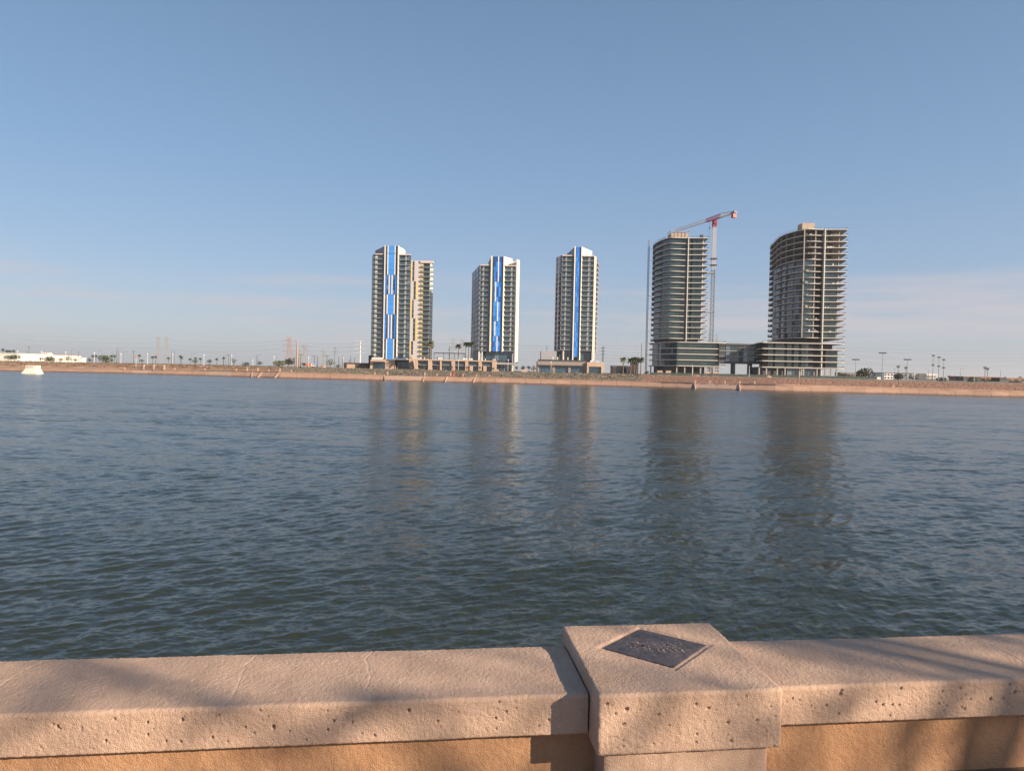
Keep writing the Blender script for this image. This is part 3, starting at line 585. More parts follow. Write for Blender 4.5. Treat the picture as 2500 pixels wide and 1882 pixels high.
# set-back wing
D2 = 20.; zr2 = c.z(680, 308, D2); XX = lambda cx: c.x(cx, D2, 400)
MB().box(XX(560), XX(728), D2, D2 + 22, 0, zr2).build('wing_wall', 'lav', t1)
MB().box(XX(728) + .01, XX(826), D2 + 2.4, D2 + 21.5, 0, zr2 - .4).build('wing_wall', 'cream', t1)
zs2 = [zr2 - 1.4 - pit * i for i in range(22) if zr2 - 1.4 - pit * i > zb - 1.]
for i, z in enumerate(zs2):
    sl = link('balcony_slab', shared(('wslab', i == 0), lambda: MB().box(0, XX(868) - XX(722), 0, 3.0, -.08, .12 if i else 1.35).mesh('balcony_slab', 'slab' if i else 'pink')), t1, (XX(722), D2 - .7, z))
    if i == 0: continue
    railing(sl, .04, XX(868) - XX(722) - .04, .05, .12, ret=2.9)
    window(t1, XX(760), XX(824), D2 + 2.25, z + .16, zs2[i - 1] - .16, 'glass', 3)
    link('pier', shared(('wp',), lambda: MB().box(0, XX(756) - XX(731), 0, 2.3, 0, pit - .34).mesh('pier', 'yellow')), t1, (XX(731), D2 + .1, z + .17))
for k, (y0, y1, ys, ws) in enumerate(((312, 537, (612, 633), (636, 656)), (540, 745, (671, 693), (651, 669)), (748, 955, (606, 627), (629, 648)), (958, 1212, (665, 690), (643, 662)), (1215, 1370, (600, 618), (620, 640)))):
    za, zb2 = c.z(650, y0, D2), c.z(650, y1, D2); dxl = (y0 - 250) * .0155 * .062
    f = lambda cx: c.x(cx, D2, (y0 + y1) / 2)
    MB().box(f(ys[0]), f(ys[1]), D2 - .12, D2 - .003, zb2, za).build('cladding_panel', 'yellow', t1)
    m_ = max(1, int(round((za - zb2) / pit)))
    for j in range(m_): window(t1, f(ws[0]), f(ws[1]), D2 - .09, zb2 + (za - zb2) * j / m_ + .12, zb2 + (za - zb2) * (j + 1) / m_ - .12, 'glass', 1)
# base: white soffit beams and tan podium with shopfronts
for a, b in ((196, 322), (452, 606)): MB().box(X(a), X(b), -.9, 3, zb - 1.35, zb - .35).build('soffit_beam', 'white', t1)
zpod = c.z(390, 1392); XB = lambda cx: c.x(cx, 0, 1450)
MB().box(XB(150), XB(432), 1.2, 22, 0, zb - 1.4).build('podium_wall', 'tan', t1)
MB().box(XB(168), XB(330), -1.8, 1.19, c.z(380, 1450), c.z(380, 1428)).build('canopy', 'tan', t1)
window(t1, XB(188), XB(322), 1.05, .3, c.z(380, 1455), 'glass', 6)
MB().box(XB(436), XB(600), 6, 20, 0, zb - 1.4).build('lobby_wall', 'dark', t1)
for a, b in ((437, 480), (482, 545), (547, 598)): window(t1, XB(a), XB(b), 5.85, .2, zb - 2.4, 'glass', 3)
MB().box(XB(598), XB(640), -1.0, 6, 0, c.z(400, 1388)).build('pier', 'tan', t1)
MB().box(XB(122), XB(149), 4, 16, 0, c.z(380, 1380)).build('side_block', 'brown', t1)

# ---------------------------------------------------------------- blue tower with one white line
c = Conv(1130, 600, .1982, 440, 435, 300)
t2 = thing('apartment_tower', 'blue-striped apartment tower whose strip carries a broken white line, its flank receding in shade', 'tower', c.root(), 'blue striped apartment towers')
X = c.x; YB = 2.2
zr, zb = c.z(435, 247), c.z(420, 1297); n = 17; pit = (zr - zb) / n; zs = [zr - pit * i for i in range(n + 1)]; ztop = c.z(435, 131)
pf = (c.x(114, 40, 400), 40)
MB().prism([(X(212), YB), (X(657), YB), (X(684), 4.2), (X(640), 42), pf, (X(212) - .1, .5)], zb - .3, zr + .3).build('wall', 'dark', t2)
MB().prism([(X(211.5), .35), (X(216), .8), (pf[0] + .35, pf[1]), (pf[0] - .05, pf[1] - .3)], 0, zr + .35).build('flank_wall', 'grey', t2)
side_windows(t2, (X(211.5) - .1, .5), (pf[0] - .12, pf[1] - .3), zs, 6, frac=.55)
for k in range(5):
    q0 = Vector((X(211.5) - .1, .5)).lerp(Vector((pf[0] - .12, pf[1] - .3)), (k + .97) / 6); MB().box(q0.x - .35, q0.x - .02, q0.y, q0.y + .8, zb, zr - (k % 2) * 6).build('fin', 'lav' if k % 2 else 'grey', t2)
balcony_column(t2, c, [(X(214), X(243), 'win'), (X(243.5), X(267), 'pier'), (X(268), X(343), 'win')], X(212), X(344.5), zs, YB)
balcony_column(t2, c, [(X(526), X(592), 'win'), (X(592.5), X(617), 'pier'), (X(618), X(656), 'win')], X(521), X(657), zs, YB)
MB().box(X(345), X(364), -.8, YB, c.z(420, 1305), ztop).build('fin', 'chalk', t2)
MB().prism([(X(499.5), -.8), (X(503), -.8), (X(520), YB), (X(499.5), YB)], c.z(420, 1305), ztop).build('fin', 'chalk', t2)
MB().box(X(365), X(499), -.02, YB - .01, c.z(420, 1303), ztop - .3).build('central_bay', 'dark', t2)
B3 = ['blue', 'blue2', 'blue', 'blue2', 'blue3']
WA = [(366, 383, 'win'), (385, 408, B3), (409, 431, B3), (432, 446, 'white'), (447, 470, B3), (471, 486, 'blue3'), (487, 498, 'brown')]
WB = [(366, 383, 'win'), (385, 401, B3), (402, 416, 'white'), (417, 445, B3), (446, 470, B3), (471, 486, 'blue3'), (487, 498, 'brown')]
clad(t2, c, [(134, 445, WA), (446, 690, WB), (692, 930, WA), (932, 1113, WB), (1115, 1303, WA)], pit, zr)
zl = c.z(310, 205, 8); zrr = c.z(605, 166, 8)
MB().prism([(X(349), .05), (X(366), YB + .2), (X(366), 14), (X(313, 8), 14), (X(313, 8), 8)], zr + .52, [ztop - .05, ztop - .05, zl, zl, zl]).build('crown_wall', 'grey', t2)  # crown pair: this side's grey paints shade, the next one's warm white sun
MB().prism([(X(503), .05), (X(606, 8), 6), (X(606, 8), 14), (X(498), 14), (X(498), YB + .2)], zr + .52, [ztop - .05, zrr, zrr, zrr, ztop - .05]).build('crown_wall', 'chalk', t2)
MB().box(X(368), X(498) - .02, YB + .25, 14, zr + .52, ztop - 1.2).build('plant_room', 'grey', t2)
ze = c.z(690, 170)
MB().prism([(X(607), 6.6), (X(680), 6.6), (X(680), 13), (X(607), 13)], zr + .52, ze - .1).build('crown_wall', 'lav', t2)
MB().prism([(X(659), .2), (X(668), .2), (X(699), 3.6), (X(699), 9), (X(690), 9)], c.z(420, 1440), ze).build('end_wall', 'chalk', t2)
MB().prism([(X(640), .9), (X(658.5), .25), (X(658.5), YB + 1)], c.z(420, 1440), zr).build('end_pier', 'pink', t2)
zl0 = c.z(420, 1412)
MB().box(X(240), X(628), 3.2, 30, 0, zb - .35).build('lobby_wall', 'dark', t2)
for k in range(6): window(t2, X(300) + (X(628) - X(300)) * k / 6, X(300) + (X(628) - X(300)) * (k + 1) / 6, 3.0, zl0, zb - .5, 'glass', 2)
for cx in (212, 250): MB().box(X(cx), X(cx + 14), .6, 1.6, 0, zb - .3).build('column', 'cream', t2)
MB().box(X(400, 0, 1450), X(640, 0, 1450), -3.5, 6, c.z(420, 1462), c.z(420, 1440)).build('canopy', 'slab', t2)
for k in range(4): window(t2, X(404, 0, 1450) + 2.55 * k, X(404, 0, 1450) + 2.55 * k + 2.4, -.5, 0.1, c.z(420, 1465), 'glass', 2)
MB().box(X(604, 0, 1450), X(622, 0, 1450), -3, -2, 0, c.z(420, 1462)).build('column', 'cream', t2)

# ---------------------------------------------------------------- slim blue tower on its own stone podium
c = Conv(1300, 580, .2103, 430, 532, 250)
t3 = thing('apartment_tower', 'slim apartment tower with one narrow solid blue strip above a taupe stone podium', 'tower', c.root(), 'blue striped apartment towers')
X = c.x
zr, zb = c.z(532, 215), c.z(500, 1310); n = 19; pit = (zr - zb) / n; zs = [zr - pit * i for i in range(n + 1)]; ztop = c.z(532, 106)
pf = (c.x(274, 9, 240), 9); pr = (c.x(762, 20, 380), 20)
MB().prism([(X(345), YB), (X(716), YB), (X(742, 5), 5), (pr[0] - .4, pr[1]), (pf[0] + 2, 26), (pf[0] + .05, pf[1]), (X(345) - .1, .5)], zb - .3, zr + .3).build('wall', 'dark', t3)
MB().prism([(X(344.5), .35), (X(347), 1.0), (pf[0] + .3, pf[1] + .2), (pf[0] - .05, pf[1])], zb - .6, zr + .35).build('flank_wall', 'lav', t3)
side_windows(t3, (X(344) - .1, .45), (pf[0] - .1, pf[1] - .1), zs, 2, frac=.45)
balcony_column(t3, c, [(X(347), X(387), 'win'), (X(388), X(405), 'pier'), (X(406), X(483), 'win')], X(345.5), X(484.5), zs, YB)
balcony_column(t3, c, [(X(588), X(651), 'win'), (X(652), X(681), 'pier'), (X(682), X(713), 'win')], X(585), X(715), zs, YB)
MB().box(X(485), X(499), -.8, YB, c.z(500, 1425), ztop).build('fin', 'white', t3)
MB().prism([(X(565.5), -.8), (X(569), -.8), (X(584), YB), (X(565.5), YB)], c.z(500, 1425), ztop).build('fin', 'chalk', t3)
MB().box(X(499.5), X(565), -.02, YB - .01, c.z(500, 1395), ztop - .3).build('central_bay', 'dark', t3)
clad(t3, c, [(108, 1385, [(500, 506, 'brown'), (507, 524, ['blue', 'blue2']), (525, 544, ['blue', 'blue2', 'blue']), (545, 559, 'blue3'), (560, 565, 'brown')])], pit, zr)
zl = c.z(390, 203, 8); zrr = c.z(685, 166, 8)
MB().prism([(X(489), .05), (X(500), YB + .2), (X(500), 14), (X(392, 8), 14), (X(392, 8), 8)], zr + .52, [ztop - .05, ztop - .05, zl + .2, zl + .2, zl + .2]).build('crown_wall', 'grey', t3)  # shade kept in the left wall's grey, sun in the right's warm white
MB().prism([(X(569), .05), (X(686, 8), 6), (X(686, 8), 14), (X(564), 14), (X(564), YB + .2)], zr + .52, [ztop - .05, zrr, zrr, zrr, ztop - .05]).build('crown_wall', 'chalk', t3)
MB().box(X(500) + .02, X(564) - .02, YB + .25, 14, zr + .52, ztop - 1.2).build('plant_room', 'grey', t3)
MB().prism([(X(716.5), .2), (X(720), .2), (X(744, 5), 5), (X(741, 5), 5.4)], c.z(500, 1425), zr + .3).build('end_wall', 'pink', t3)
for i in range(1, len(zs)):
    sl = link('balcony_slab', shared(('t3s',), lambda: MB().prism([(0, 0), (.9, .3), (pr[0] - X(742, 5) + .9, 14.5), (pr[0] - X(742, 5), 14.6)], -.13, .13).mesh('balcony_slab', 'pink')), t3, (X(742, 5), 5.3, zs[i]))
MB().box(X(300), X(716), 3.2, 22, c.z(500, 1440), zb - .35).build('lobby_wall', 'dark', t3)
for k in range(5): window(t3, X(572) + (X(700) - X(572)) * k / 5, X(572) + (X(700) - X(572)) * (k + 1) / 5, 3.0, c.z(500, 1430), zb - .6, 'glass', 2)
for k in range(3): window(t3, X(360) + 1.9 * k, X(360) + 1.9 * k + 1.8, 3.0, c.z(500, 1430), zb - .6, 'glass', 2)
for cx in (375, 716): MB().box(X(cx), X(cx + 18), .5, 1.5, c.z(500, 1430), zb - .3).build('column', 'pink', t3)
# its podium: two stone blocks with wide shopfronts and a plant block
c6 = Conv(1290, 830, .1401, 422, 600, 450); p3 = thing('stone_podium', 'taupe stone podium with three wide glass shopfronts and a lighter end block', 'podium', c6.root())
x6 = c6.x
def frame_block(t, x0, x1, y0, y1, z1, holes, hz0, hz1, mt):
    xs_ = [x0] + [v for h in holes for v in h] + [x1]
    for a, b in zip(xs_[0::2], xs_[1::2]): MB().box(a, b, y0, y1, 0, hz1).build('pier', mt, t)
    MB().box(x0, x1, y0, y1, hz1 + .002, z1).build('lintel', mt, t)
    for a, b in holes: window(t, a + .02, b - .02, y0 + .9, hz0, hz1 - .02, 'glass', max(2, int((b - a) / 1.8)))
ztp = c6.z(600, 378)
frame_block(p3, x6(160), x6(1012), 0, 20, ztp, [(x6(190), x6(420)), (x6(465), x6(697)), (x6(737), x6(967))], .1, c6.z(600, 452), 'taupe')
for a, b in ((178, 420), (452, 697), (725, 967)):
    MB().prism([(x6(a), -1.3), (x6(b), -1.3), (x6(b), -.01), (x6(a), -.01)], c6.z(600, 452), c6.z(600, 440)).build('awning', 'frame', p3)
frame_block(p3, x6(1016), x6(1305), -1.5, 18, c6.z(1100, 388), [(x6(1050), x6(1266))], .1, c6.z(1100, 465), 'tan')
MB().prism([(x6(1305) + .02, -1.4), (x6(1340), 4), (x6(1340), 18), (x6(1305) + .02, 18)], 0, c6.z(1300, 392)).build('side_wall', 'taupe', p3)
MB().box(x6(225), x6(500), 6, 20, ztp + .01, c6.z(400, 188)).build('plant_block', 'grey', p3)
MB().box(x6(165), x6(1012), .1, .16, ztp, ztp + 1.1).build('parapet_rail', 'frame', p3)
# terrace furniture along the edge: small white planters and lounge seats
gq = random.Random(5)
for k in range(15):
    cx = 200 + 74 * k + gq.uniform(-15, 15); ww = gq.uniform(.5, 1.5); hh = gq.uniform(.7, 1.15)
    if 1000 < cx < 1030: continue
    base = ztp if cx < 1000 else c6.z(1100, 388)
    mb = MB(); xx = x6(cx); mb.box(xx, xx + ww, 1.2, 2.0, base + .3, base + hh); mb.box(xx + .1, xx + .25, 1.3, 1.9, base + .005, base + .298); mb.box(xx + ww - .25, xx + ww - .1, 1.3, 1.9, base + .005, base + .298)
    o = mb.build('lounge_chair', 'white'); o.location = c6.root(); tag(o, 'pale lounge seat along the terrace edge of the taupe podium', 'chair', 'pale seats on the podium terrace')
for cx, h in ((425, 2.6), (508, 2.6), (605, 2.8), (687, 2.6)):
    o = MB().tube((0, 0, 0), (0, 0, h), .32, .30, 10).ball((0, 0, h), .30, 8, .4).build('terrace_bollard', 'cream'); o.location = (c6.X0 + x6(cx), 422 + 1.6, ZG + ztp + .01); tag(o, 'stubby cream post standing on the podium terrace', 'post', 'cream posts on the podium terrace')

# ---------------------------------------------------------------- two unfinished towers of curved slabs
def chaikin(p, n=2, keep=()):
    for _ in range(n):
        o = []
        for i in range(len(p)):
            a, b = Vector(p[i]), Vector(p[(i + 1) % len(p)]); o += [tuple(a.lerp(b, .25)), tuple(a.lerp(b, .75))]
        p = o
    return p
def rnd(p, r, n=4):        # round the corners of a polygon with radius-like cut r[i]
    o = []
    for i in range(len(p)):
        a, b, c_ = Vector(p[i - 1]), Vector(p[i]), Vector(p[(i + 1) % len(p)])
        if r[i] <= 0: o.append(tuple(b)); continue
        d0 = min(r[i], (a - b).length * .48); d1 = min(r[i], (c_ - b).length * .48); q0 = b + (a - b).normalized() * d0; q1 = b + (c_ - b).normalized() * d1
        for k in range(n + 1):
            t = k / n; o.append(tuple(q0.lerp(b, t).lerp(b.lerp(q1, t), t)))
    return o
def guard(poly, i0, i1):   # thin guard rail following part of a slab edge
    mb = MB(); L = len(poly)
    for i in range(i0, i1):
        a, b = Vector((*poly[i % L], 0)), Vector((*poly[(i + 1) % L], 0)); ln = (b - a).length
        if ln < .2: continue
        for h in (.55, 1.05): mb.bar(a + Vector((0, 0, h)), b + Vector((0, 0, h)), .05)
        for k in range(max(1, int(ln / 2.4))): p = a.lerp(b, k / max(1, int(ln / 2.4))); mb.bar(p, p + Vector((0, 0, 1.05)), .06)
    return mb
def bays(line, wmax):      # cut a glass line into bays: list of (a, b)
    o = []
    for a, b in zip(line[:-1], line[1:]):
        A, B = Vector(a), Vector(b); n = max(1, int(round((B - A).length / wmax))); o += [(A.lerp(B, k / n), A.lerp(B, (k + 1) / n)) for k in range(n)]
    return o
def slab_tower(t, slab, zs, glass, core, gmat, key, skip=lambda i, k: False, inset=.12, th=.34, gi=(0, 0)):
    """zs top first; glass: plan polyline of the glazing seen from the lake"""
    B = bays(glass, 3.6)
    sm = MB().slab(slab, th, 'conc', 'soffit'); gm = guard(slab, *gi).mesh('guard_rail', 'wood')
    for i, z in enumerate(zs):
        s_ = link('floor_slab', sm, t, (0, 0, z)); link('guard_rail', gm, s_)
        if i == 0: continue
        top, bot = zs[i - 1] - th - .02, z + .02
        fm = MB()
        for k, (a, b) in enumerate(B):
            mk = gmat(i, k)
            if mk is None: continue
            d = b - a; L = d.length; ang = math.atan2(d.y, d.x); h = round(top - bot, 2)
            o = link('window', shared((key, 'g', round(L, 2), h, mk), lambda: MB().box(.04, L - .04, 0, .08, 0, h).mesh('window', mk)), t, (a.x, a.y, bot)); o.rotation_euler = (0, 0, ang)
            def fr(): 
                mb = MB()
                for xx in (0., L * .5): mb.box(xx, xx + .07, -.06, -.004, 0, h)
                mb.box(.08, L, -.05, -.006, 0, .1); mb.box(.08, L, -.05, -.006, h * .62, h * .62 + .06); return mb.mesh('window_frame', 'frame')
            link('window_frame', shared((key, 'f', round(L, 2), h), fr), o)
    MB().prism(core, 0, zs[0] - th - .02).build('core', 'dark', t)

# tower beside the crane
c = Conv(1550, 500, .2583, 440, 508, 310)
t4 = thing('unfinished_tower', 'glazed unfinished tower of curved cream slabs below the red and white crane', 'tower', c.root(), 'unfinished towers of curved slabs')
zr = c.z(508, 310); z18 = c.z(482, 1262); zs = [zr + (z18 - zr) * i / 18 for i in range(19)]
M4 = (c.x(250, 9, 336), 9.); L4 = (c.x(168, 27, 384), 27.); E4 = (c.x(172, 46, 420), 46.)
slab = rnd([(-11.6, 0), (0, .6), (12.6, -.6), (13.2, 12), (10, 48), E4, L4, M4], [4, 0, 1.2, 0, 0, 0, 9, 7], 5)
gl = [(E4[0] + 2, 44), (L4[0] + 2.0, 27.6), (M4[0] + 1.6, 10.2), (-10.6, 1.7), (-.25, 1.9)]
g4 = lambda i, k: 'paleglass' if (k < 6 and i > 12 and (k * 7 + i * 3) % 4 == 0) else ('glass' if k < 6 else 'tealglass')
slab_tower(t4, slab, zs, gl, [(-10.0, 2.7), (8.2, 2.7), (10, 14), (8, 44), (E4[0] + 3, 44), (L4[0] + 2.9, 28), (M4[0] + 2.5, 11)], g4, 't4', gi=(6, 40))
slabR = [(.25, 1.9), (8.8, 1.6)]
for i in range(1, 19):
    top, bot = zs[i - 1] - .36, zs[i] + .02
    for a, b, mk in ((.25, 2.0, 'tealglass'), (2.1, 3.1, 'dark'), (3.2, 6.2, 'tealglass'), (6.3, 9.3, 'tealglass')):
        if mk == 'dark': continue
        window(t4, a, b, 1.85, bot, top, mk, 2)
MB().box(-.22, .22, -.35, 2.0, c.z(482, 1290), zr + .02).build('column', 'conc', t4)
for x_, y_ in ((9.6, 2.2), (11.2, 8.)): MB().box(x_ - .25, x_ + .25, y_ - .25, y_ + .25, 0, zr - .36).build('column', 'conc', t4)
MB().prism([(8.3, 2.8), (9.0, 2.8), (11.0, 13), (10.3, 13)], c.z(482, 1262), zr - .36).build('side_wall', 'tan', t4)
# podium storeys
zp = [c.z(480, v) for v in (1298, 1355, 1409, 1464, 1520)]; YP = -3.2
f4 = lambda cx, dy=YP: c.x(cx, dy, 1400)
Lp = (c.x(138, 27, 1400), 27.); Mp = (c.x(225, 9, 1400), 9.)
pslab = rnd([(f4(392), YP), (f4(860), YP), (f4(860) + 2, 14), (12, 40), (Lp[0] + 3, 44), Lp, Mp], [2, 1.5, 0, 0, 0, 6, 5], 4)
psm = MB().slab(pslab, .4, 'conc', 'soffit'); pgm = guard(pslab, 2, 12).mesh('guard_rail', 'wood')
pg = bays([(Lp[0] + 2, 27.5), (Mp[0] + 1.7, 10.2), (f4(402), YP + 1.2)], 3.4) + bays([(f4(402), YP + 1.2), (f4(805), YP + 1.2)], 3.6)
for i, z in enumerate(zp):
    s_ = link('floor_slab', psm, t4, (0, 0, z)); link('guard_rail', pgm, s_)
    if i == 0: continue
    top, bot = zp[i - 1] - .42, z + .02
    for k, (a, b) in enumerate(pg):
        d = b - a; L = d.length; h = round(top - bot, 2); mk = 'paleglass' if (k < 8 and (k + i) % 3 == 0) else ('glass' if k < 8 else 'tealglass')
        o = link('window', shared(('p4', round(L, 2), h, mk), lambda: MB().box(.04, L - .04, 0, .08, 0, h).mesh('window', mk)), t4, (a.x, a.y, bot)); o.rotation_euler = (0, 0, math.atan2(d.y, d.x))
        link('window_frame', shared(('p4f', round(L, 2), h), lambda: MB().box(0, .07, -.06, -.004, 0, h).box(L * .5, L * .5 + .07, -.06, -.004, 0, h).box(.08, L, -.05, -.006, h * .6, h * .6 + .06).mesh('window_frame', 'frame')), o)
MB().prism([(f4(410), YP + 2), (f4(800), YP + 2), (f4(800), 12), (10, 38), (Lp[0] + 5, 42), (Lp[0] + 3, 28), (Mp[0] + 2.7, 11.2)], zp[-1] - .5, zp[0] - .45).build('core', 'dark', t4)
for cx in (150, 200, 260, 395, 470, 545, 620, 690, 765, 785):
    dy = YP + 1.5 if cx > 380 else 4 + (390 - cx) * .09
    xx = c.x(cx, dy, 1560); MB().box(xx - .35, xx + .35, dy - .35, dy + .35, 0, zp[-1] - .42).build('column', 'concgrey', t4)
MB().box(f4(400), f4(690), 4, 12, 0, zp[-1] - .42).build('ground_floor_wall', 'dark', t4)
for k in range(6): window(t4, f4(400) + 3.0 * k, f4(400) + 3.0 * k + 2.85, 3.7, .2, zp[-1] - .6, 'glass', 3, frame='metal')
# roof: plant screen, tank and edge protection
MB().box(c.x(345, 6), c.x(505, 6), 6, 16, zr + .02, c.z(420, 262, 6)).build('plant_room', 'mesh', t4)
mb = MB(); xa, xb = c.x(340, 5), c.x(512, 5); ht = c.z(420, 247, 5)
for k in range(6): xx = xa + (xb - xa) * k / 5; mb.box(xx - .12, xx + .12, 4.6, 4.85, zr + .02, ht)
mb.box(xa, xb, 4.6, 4.85, ht + .001, ht + .22); mb.box(xa - .12, xa + .12, 4.86, 15, ht - .3, ht); mb.box(xb - .12, xb + .12, 4.86, 15, ht - .3, ht); mb.build('plant_screen_frame', 'concgrey', t4)
MB().box(c.x(620, 4), c.x(646, 4), 4, 6, zr + .02, c.z(630, 283, 4)).build('roof_box', 'frame', t4)
for k in range(5): MB().box(-12.6 - k * .45, -12.4 - k * .45, 6 + 2.6 * k, 6.2 + 2.6 * k, zr + .02, zr + 1.5).build('edge_post', 'white', t4)

# tower with the open top storeys
c = Conv(1840, 520, .25218, 425, 695, 155)
t5 = thing('unfinished_tower', 'unfinished tower of flaring curved slabs with its top storeys still open and unglazed', 'tower', c.root(), 'unfinished towers of curved slabs')
zr = c.z(695, 155); z18 = c.z(665, 1207); zs = [zr + (z18 - zr) * i / 18 for i in range(19)]
M5 = (c.x(268, 20, 226), 20.); L5 = (c.x(163, 60, 342), 60.); R5 = (c.x(845, 17, 208), 17.)
slab = rnd([(-12.0, 0), (0, .8), (c.x(920, -.6, 150), -.6), R5, (R5[0] + 6, 66), (L5[0] + 4, 72), L5, M5], [7, 0, 1.4, 0, 0, 0, 3, 14], 6)
gl = [(M5[0] + 5.4, 46), (M5[0] + 3.6, 28), (M5[0] + 3.4, 19.5), (-11.4, 2.3)]
g5 = lambda i, k: None if i <= 5 else ('paleglass' if (k >= 5 and (k * 5 + i // 3) % 3 == 0 and i > 6) or (k % 2 == 0 and k < 9 and i > 6) else ('glass' if (k + i) % 5 else 'dark'))
slab_tower(t5, slab, zs, gl, [(-1.5, 12), (5.5, 12), (9, 60), (-2, 62), (M5[0] + 6.5, 28), (-9, 13)], g5, 't5', gi=(5, 34), th=.36)
f5 = lambda cx, cy=800: c.x(cx, 1.9, cy)
for i in range(6, 19):
    top, bot = zs[i - 1] - .38, zs[i] + .02
    for a, b in ((-11.2, -8.4), (-8.3, -5.5), (1.3, 4.6), (4.7, 8.6)): window(t5, a, b, 1.9, bot, top, 'tealglass', 2)
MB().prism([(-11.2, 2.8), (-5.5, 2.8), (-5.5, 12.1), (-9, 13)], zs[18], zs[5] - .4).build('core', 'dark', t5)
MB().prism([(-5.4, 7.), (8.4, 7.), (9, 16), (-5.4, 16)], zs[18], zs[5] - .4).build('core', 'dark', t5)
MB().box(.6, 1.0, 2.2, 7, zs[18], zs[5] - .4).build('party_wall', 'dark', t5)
for a, b, y_ in ((-9.5, -5.2, 5.5), (-4.2, -.6, 8.), (1.0, 3.4, 6.), (4.2, 8.2, 9.)): MB().box(a, b, y_, y_ + .25, zs[5], zr - .38).build('partition_wall', 'dark', t5)  # dark panels added so the open storeys look deep in shade
MB().box(-.28, .28, -.3, 1.6, 0, zr - .02).build('column', 'conc', t5)
for x_, y_ in ((-11.6, 1.9), (-5, 1.7), (9.2, 1.8), (M5[0] + 5, 12.), (M5[0] + 3, 19), (M5[0] + 3.2, 28), (M5[0] + 5, 40), (9.5, 10), (3.6, 6), (-3.2, 5)): MB().box(x_ - .28, x_ + .28, y_ - .28, y_ + .28, zs[18], zr - .37).build('column', 'concgrey', t5)
for k in range(70):
    i = random.choice([0, 1, 2, 3, 4, 5, 6, 8, 10, 12, 14, 16]) + 1; i = min(i, 18); x_ = random.uniform(-11, 11); y_ = random.uniform(.6, 1.5) if i > 5 else random.uniform(.6, 4.5); w_, h_ = random.uniform(.4, 1.6), random.uniform(.3, 1.3)
    if abs(x_) < .9: continue
    MB().box(x_, x_ + w_, y_, y_ + .5, zs[i] + .01, zs[i] + h_).build('material_stack', random.choice(['white', 'wood', 'tan', 'metal', 'slab']), t5)
for k in range(34):
    i = random.randint(1, 5); x_ = random.uniform(-10, 9); y_ = random.uniform(1.5, 5); MB().tube((x_, y_, zs[i] + .01), (x_, y_, zs[i - 1] - .38), .07, .07, 6).build('prop', 'metal', t5)
# podium storeys: a flat front running out to the bridge
zp = [c.z(665, v) for v in (1262, 1321, 1380, 1440, 1500)]; YP = -1.4
f5 = lambda cx, dy=YP: c.x(cx, dy, 1380)
pslab = rnd([(f5(72), YP), (0, YP + .3), (c.x(885, -1.2, 1300), -1.2), (16, 17), (12, 50), (-26, 50), (c.x(28, 10, 1300), 10)], [1.5, 0, 1.4, 0, 0, 0, 2], 4)
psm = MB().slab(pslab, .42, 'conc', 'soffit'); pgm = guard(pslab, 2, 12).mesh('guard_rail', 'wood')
for i, z in enumerate(zp):
    s_ = link('floor_slab', psm, t5, (0, 0, z)); link('guard_rail', pgm, s_)
    if i == 0: continue
    top, bot = zp[i - 1] - .44, z + .02
    for a, b, mk in ((138, 186, 'tealglass'), (208, 252, 'tealglass'), (253, 296, 'tealglass'), (322, 366, 'tealglass'), (390, 434, 'tealglass'), (462, 500, 'tealglass'), (501, 530, 'glass'), (700, 745, 'tealglass'), (746, 815, 'tealglass')):
        if i == 1 and a >= 700: continue
        window(t5, f5(a, 1), f5(b, 1), YP + 2.4 if a < 690 else 1.6, bot, top, mk, 2)
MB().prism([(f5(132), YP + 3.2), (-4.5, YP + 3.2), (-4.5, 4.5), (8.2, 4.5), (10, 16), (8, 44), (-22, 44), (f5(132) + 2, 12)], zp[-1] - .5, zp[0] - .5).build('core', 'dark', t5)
MB().prism([(f5(60), 1.2), (-20, 1.2), (-20, 14), (f5(60), 14)], 0, zp[-1] - .46).build('ground_floor_wall', 'dark', t5)
for cx in (50, 120, 225, 300, 460, 480, 610, 690, 745, 800): xx = c.x(cx, YP + 1.5, 1545); MB().box(xx - .35, xx + .35, YP + .8, YP + 1.5, 0, zp[-1] - .44).build('column', 'concgrey', t5)
for k, (a, b) in enumerate(((305, 345), (346, 390), (391, 432), (490, 550), (551, 605))): window(t5, f5(a), f5(b), YP + 2.6, .6, zp[-1] - .7, 'glass', 3, frame='metal')
MB().box(f5(300), f5(640), YP + 2.9, 10, 0, zp[-1] - .46).build('ground_floor_wall', 'concgrey', t5)
MB().box(c.x(470, 5), c.x(590, 5), 5, 12, zr + .02, c.z(520, 98, 5)).build('plant_room', 'mesh', t5)
mb = MB()
for k in range(7): xx = c.x(590, 5) + k * .55; mb.bar((xx, 5, zr + .02), (xx, 5, zr + 1.6), .07)
mb.bar((c.x(590, 5), 5, zr + 1.6), (c.x(655, 5), 5, zr + 1.6), .08); mb.build('roof_rail', 'metal', t5)
for k in range(4): MB().ball((c.x(532 + 14 * k, 3), 3, zr + .62), .42, 8).build('roof_vent', 'white', t5)

